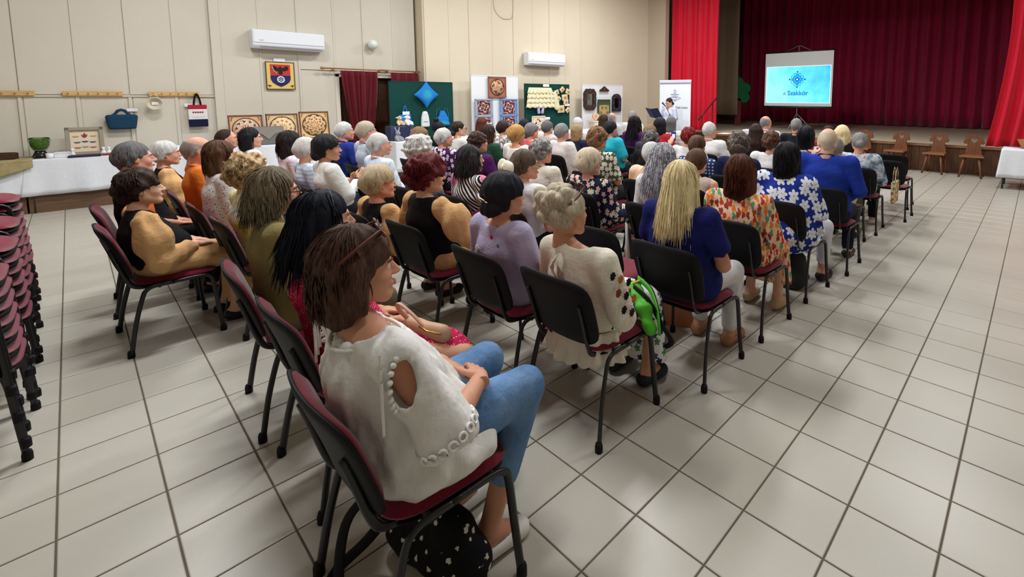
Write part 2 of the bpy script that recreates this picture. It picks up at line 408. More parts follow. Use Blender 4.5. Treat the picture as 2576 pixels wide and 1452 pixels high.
# ================================================================ implicit-surface modelling (bodies, clothes, hair, bags)
class Vol:
    def __init__(s, lo, hi, res):
        s.lo = np.array(lo, float); s.res = res
        n = np.ceil((np.array(hi)-s.lo)/res).astype(int)+1
        s.ax = [s.lo[i]+res*np.arange(n[i]) for i in range(3)]
        s.a = np.full(n, .15, np.float32)
    def _sub(s, lo, hi):
        sl = []
        for i in range(3):
            a = int(max(0, np.floor((lo[i]-s.lo[i])/s.res))); b = int(min(len(s.ax[i]), np.ceil((hi[i]-s.lo[i])/s.res)+1))
            if b <= a: return None
            sl.append(slice(a, b))
        return tuple(sl)
    def _xyz(s, sl):
        return s.ax[0][sl[0]][:, None, None], s.ax[1][sl[1]][None, :, None], s.ax[2][sl[2]][None, None, :]
    def put(s, sl, d, k, mode):
        A = s.a[sl]
        if mode == 'u':
            h = np.clip(.5+.5*(A-d)/k, 0, 1); s.a[sl] = A*(1-h)+d*h-k*h*(1-h)
        elif mode == 's':
            h = np.clip(.5-.5*(A+d)/k, 0, 1); s.a[sl] = A*(1-h)-d*h+k*h*(1-h)
        return s
    def cap(s, a, b, ra, rb=None, k=.02, mode='u'):
        rb = ra if rb is None else rb
        a = np.array(a, float); b = np.array(b, float); R = max(ra, rb)+k+2.5*s.res
        sl = s._sub(np.minimum(a, b)-R, np.maximum(a, b)+R)
        if sl is None: return s
        X, Y, Z = s._xyz(sl); ba = b-a; bb = max(ba @ ba, 1e-9)
        px, py, pz = X-a[0], Y-a[1], Z-a[2]
        h = np.clip((px*ba[0]+py*ba[1]+pz*ba[2])/bb, 0, 1)
        d = np.sqrt((px-h*ba[0])**2+(py-h*ba[1])**2+(pz-h*ba[2])**2)-(ra+(rb-ra)*h)
        return s.put(sl, d, k, mode)
    def ecap(s, a, b, ra, rb, k=.03, mode='u'):
        """like cap with (lateral x, depth) radius pairs"""
        a = np.array(a, float); b = np.array(b, float); R = max(ra+rb)+k+2.5*s.res
        sl = s._sub(np.minimum(a, b)-R, np.maximum(a, b)+R)
        if sl is None: return s
        X, Y, Z = s._xyz(sl); ba = b-a; bb = max(ba @ ba, 1e-9)
        px, py, pz = X-a[0], Y-a[1], Z-a[2]
        h = np.clip((px*ba[0]+py*ba[1]+pz*ba[2])/bb, 0, 1)
        rx = ra[0]+(rb[0]-ra[0])*h; ry = ra[1]+(rb[1]-ra[1])*h
        dx = (px-h*ba[0])/rx; dy = (py-h*ba[1])/ry; dz = (pz-h*ba[2])/ry
        q = np.sqrt(dx*dx+dy*dy+dz*dz); g = np.sqrt((dx/rx)**2+(dy/ry)**2+(dz/ry)**2)+1e-6
        return s.put(sl, q*(q-1)/g, k, mode)
    def ell(s, c, r, k=.02, R=None, mode='u'):
        c = np.array(c, float); r = np.array(r, float); m = r.max()+k+2.5*s.res if R is not None else r+k+2.5*s.res
        sl = s._sub(c-m, c+m)
        if sl is None: return s
        X, Y, Z = s._xyz(sl); px, py, pz = X-c[0], Y-c[1], Z-c[2]
        if R is not None:
            R = np.array(R.to_3x3()) if hasattr(R, 'to_3x3') else np.array(R); R = R.T
            px, py, pz = (R[0, 0]*px+R[0, 1]*py+R[0, 2]*pz, R[1, 0]*px+R[1, 1]*py+R[1, 2]*pz, R[2, 0]*px+R[2, 1]*py+R[2, 2]*pz)
        ux, uy, uz = px/r[0], py/r[1], pz/r[2]
        q = np.sqrt(ux*ux+uy*uy+uz*uz); g = np.sqrt((ux/r[0])**2+(uy/r[1])**2+(uz/r[2])**2)+1e-6
        return s.put(sl, q*(q-1)/g, k, mode)
    def plane(s, p, n, k=.01):
        """keep the side n points away from"""
        X, Y, Z = s._xyz((slice(None),)*3); n = np.array(n, float); n /= np.linalg.norm(n)
        d = -((X-p[0])*n[0]+(Y-p[1])*n[1]+(Z-p[2])*n[2])
        s.a = np.maximum(s.a, -d).astype(np.float32); return s
    def bumps(s, amp, freq, seed=0, n=5, st=(1, 1, 1)):
        r = np.random.default_rng(seed); X, Y, Z = s._xyz((slice(None),)*3); t = 0
        for _ in range(n):
            v = r.normal(size=3)*np.array(st); f = freq*r.uniform(.6, 1.5); v = v/np.linalg.norm(v)*f
            t = t+np.sin(X*v[0]+Y*v[1]+Z*v[2]+r.uniform(0, 6.3))
        m = np.abs(s.a) < .05
        s.a = np.where(m, s.a+amp*t/n*1.6, s.a).astype(np.float32); return s
    def azgrooves(s, amp, n, seed=0, c=(0, 0)):
        r = np.random.default_rng(seed); X, Y, Z = s._xyz((slice(None),)*3)
        th = np.arctan2(X-c[0], -(Y-c[1])); t = 0
        for q in (1, 1.7, 2.6): t = t+np.sin(th*n*q+r.uniform(0, 6)+Z*r.uniform(-14, 14)+1.5*np.sin(Z*22+r.uniform(0, 6)))/q
        s.a = np.where(np.abs(s.a) < .05, s.a+amp*t, s.a).astype(np.float32); return s
    def mesh(s):
        a = s.a; a[0] = a[-1] = .1; a[:, 0] = a[:, -1] = .1; a[:, :, 0] = a[:, :, -1] = .1
        ins = a < 0
        cnt = np.zeros(np.array(a.shape)-1, np.int8)
        for i in (0, 1):
            for j in (0, 1):
                for k in (0, 1):
                    cnt += ins[i:a.shape[0]-1+i, j:a.shape[1]-1+j, k:a.shape[2]-1+k]
        act = (cnt > 0) & (cnt < 8); I, J, K = np.nonzero(act); N = len(I)
        if N == 0: return np.zeros((0, 3)), np.zeros((0, 4), int)
        idx = np.full(act.shape, -1, np.int32); idx[I, J, K] = np.arange(N)
        co = [(i, j, k) for i in (0, 1) for j in (0, 1) for k in (0, 1)]
        val = np.stack([a[I+i, J+j, K+k] for i, j, k in co], 1)
        acc = np.zeros((N, 3)); w = np.zeros(N)
        for p in range(8):
            for q in range(p+1, 8):
                dlt = np.array(co[q])-np.array(co[p])
                if np.abs(dlt).sum() != 1: continue
                v0, v1 = val[:, p], val[:, q]; m = (v0 < 0) != (v1 < 0)
                t = np.where(m, v0/np.where(m, v0-v1, 1), 0)
                acc += m[:, None]*(np.array(co[p])+t[:, None]*dlt); w += m
        V = (np.stack([I, J, K], 1)+acc/w[:, None])*s.res+s.lo
        Q = []
        for ax in range(3):
            sl0 = [slice(None)]*3; sl1 = [slice(None)]*3; sl0[ax] = slice(0, -1); sl1[ax] = slice(1, None)
            A = ins[tuple(sl0)]; B = ins[tuple(sl1)]
            e = np.argwhere(A != B); sgn = A[tuple(e.T)]
            o1, o2 = [x for x in range(3) if x != ax]
            d1 = np.zeros(3, int); d1[o1] = 1; d2 = np.zeros(3, int); d2[o2] = 1
            c = [e-d1-d2, e-d2, e, e-d1]
            ok = np.all((e[:, [o1, o2]] > 0) & (e[:, [o1, o2]] < np.array(act.shape)[[o1, o2]]), 1)
            c = [idx[tuple(x[ok].T)] for x in c]; sg = sgn[ok]
            if ax == 1: sg = ~sg
            q = np.stack(c, 1); q[~sg] = q[~sg][:, ::-1]
            Q.append(q)
        return V, np.concatenate(Q)
def join(*parts):
    """parts (V,Q[,mat]) -> V,Q,mat"""
    VV, QQ, MM = [], [], []; n = 0
    for p in parts:
        V, Q = p[0], p[1]
        if len(V) == 0: continue
        VV.append(V); QQ.append(Q+n); MM.append(np.full(len(Q), p[2] if len(p) > 2 and np.isscalar(p[2]) else 0) if not (len(p) > 2 and not np.isscalar(p[2])) else p[2]); n += len(V)
    return np.concatenate(VV), np.concatenate(QQ), np.concatenate(MM)
def obj_np(name, V, Q, mats, parent=None, M=None):
    me = mesh_np(name, V, Q)
    for m in mats: me.materials.append(m)
    if M is not None: me.polygons.foreach_set('material_index', M.astype(np.int32))
    o = bpy.data.objects.new(name, me); return link(o, parent)
def xf(V, M):
    A = np.array(M); return V @ A[:3, :3].T+A[:3, 3]
def tube_np(P, r, n=5, flat=1.0, side=None):
    """quad tube along P (m,3) with radii r (m,)"""
    P = np.asarray(P, float); m = len(P); r = np.broadcast_to(r, m)
    T = np.gradient(P, axis=0); T /= np.linalg.norm(T, axis=1)[:, None]+1e-9
    ref = np.array((0, 0, 1.)) if side is None else np.asarray(side, float)
    A = np.cross(T, ref); ln = np.linalg.norm(A, axis=1)[:, None]; A = np.where(ln < 1e-3, np.array((1., 0, 0)), A/(ln+1e-9)); B = np.cross(A, T)
    q = 2*np.pi*np.arange(n)/n
    V = P[:, None]+(A[:, None]*np.cos(q)[None, :, None]+B[:, None]*(np.sin(q)*flat)[None, :, None])*r[:, None, None]
    i = np.arange(m-1)[:, None]*n; k = np.arange(n)[None]; k2 = (k+1) % n
    Q = np.stack([i+k, i+k2, i+n+k2, i+n+k], -1).reshape(-1, 4)
    return V.reshape(-1, 3), Q
def uv_ball(c, r, n=10, m=6):
    V = [(c[0]+r*sin(pi*j/m)*cos(2*pi*i/n), c[1]+r*sin(pi*j/m)*sin(2*pi*i/n), c[2]+r*cos(pi*j/m)) for j in range(m+1) for i in range(n)]
    Q = [(j*n+i, (j+1)*n+i, (j+1)*n+(i+1) % n, j*n+(i+1) % n) for j in range(m) for i in range(n)]
    return np.array(V), np.array(Q)
# ================================================================ stacking chairs
def fabric_red():
    t = NT('burgundy_upholstery', .9, .15); o = t.obj(); f = t.noise(o, 180, 2)
    t.color(t.mix(f, srgb(96, 14, 34), srgb(128, 24, 48))); t.b.inputs['Sheen Weight'].default_value = .3
    t.bump(f, .3, .002); return t.mat
M_UPH = fabric_red()
M_SHELL = plain('black_plastic_shell', (13, 13, 16), .62, .22, bump=.15, bscale=300)
M_TUBE = plain('black_steel_tube', (18, 18, 20), .35, .5)
def back_surf(u, v):
    """backrest mid surface: u -1..1 across, v 0..1 upwards"""
    x = u*.25; y = .035-.115*v**1.15-.03*(1-u*u)+.02; z = .475+.35*v
    return x, y, z
def panel(d0, d1, wide=1.0):
    """rounded slab on back_surf between depths d0 (front) and d1 (back)"""
    nu, nv = 13, 11; b = MB(); front = []; back = []
    for j in range(nv):
        for i in range(nu):
            a, c = -1+2*i/(nu-1), -1+2*j/(nv-1)
            p = 5.0; m = max(abs(a), abs(c)); L = (abs(a)**p+abs(c)**p)**(1/p)
            k = (m/L if L > 1e-6 else 1)
            a2, c2 = a*k*wide, c*k*wide
            a2 *= .93+.07*((c2+1)/2)
            x, y, z = back_surf(a2, (c2+1)/2)
            edge = max(0, 1-(1-m)*6) if m > .8 else 0
            front.append((x, y+d0*(1-.75*edge), z)); back.append((x, y+d1*(1-.4*edge), z))
    n = nu*nv; vs = front+back; fs = []
    for j in range(nv-1):
        for i in range(nu-1):
            q = (j*nu+i, j*nu+i+1, (j+1)*nu+i+1, (j+1)*nu+i); fs.append(q[::-1]); fs.append(tuple(k+n for k in q))
    rim = [i for i in range(nu)]+[j*nu+nu-1 for j in range(1, nv)]+[(nv-1)*nu+i for i in range(nu-2, -1, -1)]+[j*nu for j in range(nv-2, 0, -1)]
    for k in range(len(rim)): a, c = rim[k], rim[(k+1) % len(rim)]; fs.append((a, c, c+n, a+n))
    return b.add(vs, fs, 0, True)
def seat_slab(z0, z1, k, dome=0):
    nu = 13; b = MB(); top = []; bot = []
    for j in range(nu):
        for i in range(nu):
            a, c = -1+2*i/(nu-1), -1+2*j/(nu-1); p = 4.5; m = max(abs(a), abs(c)); L = (abs(a)**p+abs(c)**p)**(1/p); s = m/L*k if L > 1e-6 else k
            x = a*s*.235*(.96+.04*c); y = .265+c*s*.215
            e = max(0, 1-(1-m)*5)
            top.append((x, y, z1+dome*(1-a*a)*(1-c*c)-.018*e-(.012*c**3 if c > 0 else 0))); bot.append((x, y, z0+.01*e))
    n = nu*nu; fs = []
    for j in range(nu-1):
        for i in range(nu-1):
            q = (j*nu+i, j*nu+i+1, (j+1)*nu+i+1, (j+1)*nu+i); fs.append(q); fs.append(tuple(k2+n for k2 in q[::-1]))
    rim = [i for i in range(nu)]+[j*nu+nu-1 for j in range(1, nu)]+[(nu-1)*nu+i for i in range(nu-2, -1, -1)]+[j*nu for j in range(nu-2, 0, -1)]
    for k2 in range(len(rim)): a, c = rim[k2], rim[(k2+1) % len(rim)]; fs.append((c, a, a+n, c+n))
    return b.add(top+bot, fs, 0, True)
def make_chair():
    root = empty('stacking_chair')
    seat_slab(.425, .462, 1, .012).build('seat', M_UPH, root)
    seat_slab(.405, .428, .97).build('seat_shell', M_SHELL, root)
    panel(.028, .0, .96).build('backrest', M_UPH, root)
    sh = panel(.004, -.016).build('back_shell', M_SHELL, root)
    sh.data.materials[0] = M_SHELL
    for s in (-1, 1):
        front = smooth_path([(s*.262, .47, 0), (s*.25, .452, .2), (s*.243, .435, .375), (s*.241, .415, .412), (s*.24, .37, .424), (s*.24, .23, .424)], 4)
        rear = smooth_path([(s*.265, -.005, 0), (s*.252, .03, .2), (s*.243, .075, .37), (s*.241, .1, .41), (s*.24, .14, .424), (s*.24, .23, .424)], 4)
        for P in (front, rear):
            leg = MB().tube(P, .0145, 8, flat=.75).build('leg', M_TUBE, root)
            f = P[0]; MB().lathe([(.0, 0), (.019, 0), (.019, .03), (.015, .045)], 10, 0, Matrix.Translation((f.x, f.y, 0))).build('foot_cap', M_SHELL, leg)
        sup = smooth_path([(s*.17, .22, .412), (s*.17, .11, .41), (s*.172, .045, .43), (s*.175, .012, .49), (s*.178, -.02, .6), (s*.178, -.05, .7)], 4)
        MB().tube(sup, .013, 8, flat=.5).build('back_support', M_TUBE, root)
    for y in (.16, .38): MB().tube([(-.24, y, .416), (.24, y, .416)], .011, 8).build('cross_bar', M_TUBE, root)
    return root
CHAIR0 = make_chair(); chair_used = [False]
def chair(x, y, rz, label, group, z=0, tilt=0):
    if not chair_used[0]: o = CHAIR0; chair_used[0] = True
    else: o = dup(CHAIR0)
    o.location = (x, y, z); o.rotation_euler = (tilt, 0, rz)
    tag(o, label, 'chair', group); return o
# ================================================================ PEOPLE: materials
def skin_mat(name, c1, c2):
    t = NT(name, .5, .35); o = t.obj(); f = t.noise(o, 14, 3)
    t.color(t.mix(f, srgb(*c1), srgb(*c2))); t.b.inputs['Subsurface Weight'].default_value = .08
    t.b.inputs['Subsurface Radius'].default_value = (.02, .008, .005); t.bump(t.noise(o, 220, 2), .06, .002); return t.mat
SKIN = [skin_mat('skin_fair', (214, 160, 132), (226, 178, 152)), skin_mat('skin_tan', (190, 132, 102), (206, 150, 120)), skin_mat('skin_rosy', (208, 142, 118), (222, 164, 140))]
M_EYE = plain('eye_white', (225, 220, 214), .2, .5); M_IRIS = plain('eye_iris', (40, 28, 22), .15, .6)
M_BROW = plain('eyebrow', (72, 52, 42), .8); M_LIP = plain('lips', (176, 92, 86), .45)
def hair_mat(c1, c2, curly=0):
    key = ('hair', c1, c2, curly)
    if key in MATS: return MATS[key]
    t = NT('hair', .55, .18); o = t.obj(); x, y, z = t.sep(o)
    if curly: f = t.noise(o, 42, 3, .6)
    else:
        az = t.math('ARCTAN2', x, t.math('MULTIPLY', y, -1)); cb = t.n('ShaderNodeCombineXYZ')
        t.l(t.math('MULTIPLY', az, 9), cb.inputs[0]); t.l(t.math('MULTIPLY', z, 7), cb.inputs[1])
        f = t.noise(cb.outputs[0], 4.2, 4, .65)
    t.color(t.ramp(f, [(.32, srgb(*c1)), (.68, srgb(*c2))])); t.bump(f, .55, .006)
    MATS[key] = t.mat; return t.mat
def cloth(kind, *cs, s=1.0, bump=.35):
    """procedural cloth; cs are rgb tuples"""
    key = (kind, cs, s)
    if key in MATS: return MATS[key]
    t = NT(f'cloth_{kind}', .85, .15); o = t.obj(); C = [srgb(*c) for c in cs]
    x, y, z = t.sep(o); wr = t.noise(t.mapping(o, (1, 1, 1.8)), 9, 3)
    if kind == 'solid':
        t.color(t.mix(t.noise(o, 25, 2), tuple(v*.92 for v in C[0][:3])+(1,), C[0]))
    elif kind == 'stripeh':
        f = t.math('SINE', t.math('MULTIPLY', z, 260*s)); t.color(t.ramp(t.math('MULTIPLY_ADD', f, .5, .5), [(0, C[0]), (.62, C[1])], 'CONSTANT'))
    elif kind == 'stripev':
        f = t.math('SINE', t.math('MULTIPLY', t.math('ADD', x, t.math('MULTIPLY', y, .6)), 260*s)); t.color(t.ramp(t.math('MULTIPLY_ADD', f, .5, .5), [(0, C[0]), (.6, C[1])], 'CONSTANT'))
    elif kind == 'diag':
        f = t.math('SINE', t.math('MULTIPLY', t.math('ADD', t.math('MULTIPLY', x, 1.2), z), 230*s)); g = t.noise(o, 5, 0)
        a = t.ramp(t.math('MULTIPLY_ADD', f, .5, .5), [(0, C[0]), (.5, C[1])], 'CONSTANT')
        b = t.ramp(g, [(0, (0, 0, 0, 1)), (.53, (1, 1, 1, 1))], 'CONSTANT'); t.color(t.mix(b, a, C[2]))
    elif kind == 'dots':
        d = t.voro(t.mapping(o, (1, 1, 1)), 60*s, rnd=.35); t.color(t.ramp(d, [(0, C[1]), (.27, C[0])], 'CONSTANT'))
    elif kind == 'specks':
        d = t.voro(o, 55*s); t.color(t.ramp(t.math('ADD', d, t.math('MULTIPLY', t.noise(o, 80, 2), .5)), [(0, C[1]), (.48, C[0])], 'CONSTANT'))
    elif kind == 'blotch':
        f = t.noise(o, 9*s, 4, .6); n = len(C); t.color(t.ramp(f, [(.3+.4*i/(n-1), c) for i, c in enumerate(C)]))
    elif kind == 'swirl':
        f = t.math('FRACT', t.math('MULTIPLY', t.noise(o, 6*s, 1), 7)); t.color(t.ramp(f, [(0, C[0]), (.45, C[1]), (.8, C[2])], 'CONSTANT'))
    elif kind == 'check':
        f1 = t.math('SINE', t.math('MULTIPLY', x, 240*s)); f2 = t.math('SINE', t.math('MULTIPLY', z, 240*s))
        t.color(t.ramp(t.math('MULTIPLY_ADD', t.math('ADD', f1, f2), .25, .5), [(0, C[0]), (.75, C[1])], 'CONSTANT'))
    elif kind in ('hibiscus', 'flowers', 'drops'):
        cb = t.n('ShaderNodeCombineXYZ'); t.l(t.math('ADD', x, t.math('MULTIPLY', y, .8)), cb.inputs[0]); t.l(z, cb.inputs[1])
        vec = cb.outputs[0]; v = t.n('ShaderNodeTexVoronoi', voronoi_dimensions='2D'); v.inputs['Scale'].default_value = 11*s; v.inputs['Randomness'].default_value = .55 if kind == 'hibiscus' else .85
        t.l(vec, v.inputs['Vector'])
        sb = t.n('ShaderNodeVectorMath', operation='SUBTRACT'); t.l(vec, sb.inputs[0]); t.l(v.outputs['Position'], sb.inputs[1])
        dx, dy, _ = t.sep(sb.outputs[0]); rnd = t.sep(v.outputs['Color'])
        if kind == 'drops': dy = t.math('MULTIPLY', dy, .55)
        r = t.math('SQRT', t.math('ADD', t.math('MULTIPLY', dx, dx), t.math('MULTIPLY', dy, dy)))
        th = t.math('ADD', t.math('ARCTAN2', dy, dx), t.math('MULTIPLY', rnd[0], 6.28))
        k = {'hibiscus': 6, 'flowers': 5, 'drops': 3}[kind]
        pet = t.math('MULTIPLY_ADD', t.math('ABSOLUTE', t.math('SINE', t.math('MULTIPLY', th, k/2))), .5, .55)
        q = t.math('DIVIDE', t.math('MULTIPLY', r, 11*s/.5), pet)
        fl = t.ramp(t.math('MULTIPLY', q, .5), [(0, C[2]), (.07, C[1]), (.47 if kind == 'hibiscus' else .375, C[0])], 'CONSTANT')
        if len(C) > 3:
            alt = t.ramp(rnd[1], [(i/(len(C)-2), c) for i, c in enumerate([C[1]]+list(C[3:]))], 'CONSTANT')
            m = t.ramp(q, [(0, (1, 1, 1, 1)), (.75, (0, 0, 0, 1))], 'CONSTANT'); fl = t.mix(m, C[0], alt)
        t.color(fl)
    t.bump(t.math('ADD', wr, t.math('MULTIPLY', t.noise(t.mapping(o, (1.6, 1.6, .7)), 22, 2), .5)), bump*1.3, .02)
    MATS[key] = t.mat; return t.mat

# ================================================================ head and hand templates
def rotz(a): return Matrix.Rotation(a, 4, 'Z')
def head_tpl(res, male):
    v = Vol((-.12, -.14, -.21), (.12, .15, .15), res); j = 1.06 if male else 1.0
    v.ell((0, -.014, .022), (.075, .095, .091), .01)
    v.ell((0, .026, -.03), (.061*j, .066, .08), .03)
    for s in (-1, 1): v.cap((s*.054*j, .0, -.055), (s*.022, .066, -.092), .021, .02, .025)
    v.ell((0, .07, -.095), (.024*j, .022, .019), .02)
    v.cap((-.032, .076, .022), (.032, .076, .022), .013, .013, .02)
    for s in (-1, 1):
        v.ell((s*.038, .06, -.03), (.022, .022, .024), .02)
        v.ell((s*.031, .1, .003), (.017, .016, .0115), .01, mode='s')
    v.cap((0, .088, .01), (0, .113 if male else .108, -.024), .0075, .0125, .012)
    for s in (-1, 1): v.ell((s*.012, .1, -.028), (.008, .011, .007), .006)
    v.cap((-.018, .09, -.059), (.018, .09, -.059), .009, .009, .012); v.ell((0, .097, -.061), (.018, .004, .003), .004, mode='s')
    R = Matrix.Rotation(.25, 3, 'X')
    for s in (-1, 1):
        v.ell((s*.078, -.006, -.008), (.011, .019, .032), .006, R); v.ell((s*.088, .0, -.006), (.005, .009, .018), .004, R, 's')
    v.cap((0, -.028, -.05), (0, -.043, -.19), .055 if male else .047, .058 if male else .05, .03)
    v.plane((0, 0, -.165), (0, 0, -1))
    V, Q = v.mesh(); parts = [(V, Q, 0)]
    for s in (-1, 1):
        parts.append((*uv_ball((s*.031, .0765, .003), .0128, 10, 6), 1)); parts.append((*uv_ball((s*.031, .0845, .002), .0062, 8, 5), 2))
        parts.append((*tube_np([(s*.016, .092, .018), (s*.032, .0935, .024), (s*.048, .08, .019)], [.003, .0045, .002], 5), 3))
    for z, r in ((-.0565, .0042), (-.0645, .005)):
        parts.append((*tube_np([(-.022, .09, -.0605), (-.01, .1, z), (0, .102, z-.0005), (.01, .1, z), (.022, .09, -.0605)], [.0015, r, r, r, .0015], 6), 4))
    return join(*parts)
HEADS = {(l, m): head_tpl(.006 if l == 0 else .0128, m) for l in (0, 1) for m in (0, 1)}
def hand_tpl(res, curl):
    """right hand: wrist at origin, fingers +Y, palm -Z, thumb towards -X"""
    v = Vol((-.09, -.05, -.1), (.06, .2, .04), res)
    v.cap((0, -.045, 0), (0, .015, 0), .025, .027, .01); v.ell((0, .05, 0), (.04, .05, .016), .015)
    for x, y0, L in ((-.028, .086, .07), (-.0095, .091, .078), (.0095, .087, .072), (.0275, .078, .056)):
        p = np.array((x, y0-.02, .002)); a = -curl*.35
        for seg, (fr, r0, r1) in enumerate(((.46, .0098, .0092), (.3, .0092, .0085), (.24, .0085, .0072))):
            q = p+np.array((x*.06*1, cos(a), sin(a)))*(L*fr+(.02 if seg == 0 else 0)); v.cap(p, q, r0, r1, .004); p = q; a -= curl*.75
    v.cap((-.022, .02, -.004), (-.052, .055, -.014), .014, .011, .01); v.cap((-.052, .055, -.014), (-.05, .088, -.02-.01*curl), .0105, .0085, .004)
    return v.mesh()
HANDS = {(l, c): hand_tpl(.0062 if l == 0 else .0125, (.35, .95)[c]) for l in (0, 1) for c in (0, 1)}
def hand_at(side, wrist, fdir, palm, lod, curled=0, sc=1.0):
    V, Q = HANDS[(lod, curled)]; V = V.copy()*sc
    if side < 0: V[:, 0] *= -1; Q = Q[:, ::-1]
    y = Vector(fdir).normalized(); z = -Vector(palm); z = (z-y*z.dot(y)).normalized(); x = y.cross(z)
    M = Matrix(((x.x, y.x, z.x, wrist[0]), (x.y, y.y, z.y, wrist[1]), (x.z, y.z, z.z, wrist[2]), (0, 0, 0, 1)))
    return xf(V, M), Q

# ================================================================ hair
def locks(n, seed, zend, r=.004, spread=.02, curl=0, off=.012, az=1.9, zvar=.03, th0=(.05, .9), back=0, flat=.5, cz=.022, side=None, wrap=False):
    """strands from the crown; az measured from the back of the head; side = z of the ends towards the face"""
    g = np.random.default_rng(seed); parts = []
    for i in range(n):
        a = g.uniform(-az, az); t0 = g.uniform(*th0); o = off+g.normal()*.004
        rx, ry, rz = .077+o, .097+o, .094+o; pts = []; ca, sa = cos(a), sin(a)
        ze = zend+g.normal()*zvar
        if side is not None: ze += (side-zend)*min(1, abs(a)/az)**2
        sw_ = g.normal()*.22
        th1 = 1.6 if ze < cz-.02 and not wrap else max(t0+.3, math.acos(max(-.85, min(.9, (ze-cz)/rz))))
        for th in np.linspace(t0, th1, 5): aa = a+sw_*(th-t0)/1.5; pts.append((rx*sin(th)*sin(aa), -.016-ry*sin(th)*cos(aa), cz+rz*cos(th)))
        p = np.array(pts[-1])
        if ze < p[2]-.01 and not wrap:
            m = 4; sp = spread*g.uniform(.2, 1.3); tw = g.normal()*.016
            for k in range(1, m+1):
                u = k/m; pts.append((p[0]+sa*sp*u+tw*u*ca, p[1]-ca*sp*u-back*u+tw*u*sa, p[2]+(ze-p[2])*u))
        P = np.array(pts)
        if curl:
            u = np.linspace(0, 1, len(P))*g.uniform(6, 11)+g.uniform(0, 6); P[:, 0] += curl*np.sin(u); P[:, 2] += curl*.6*np.cos(u); P[:, 1] += curl*np.cos(u*1.1+1)
        R = r*g.uniform(.6, 1.5)*np.concatenate([[.5], np.full(len(P)-3, 1.), [.75, .15]])
        parts.append(tube_np(P, R, 3, flat*1.3))
    return join(*parts)[:2]
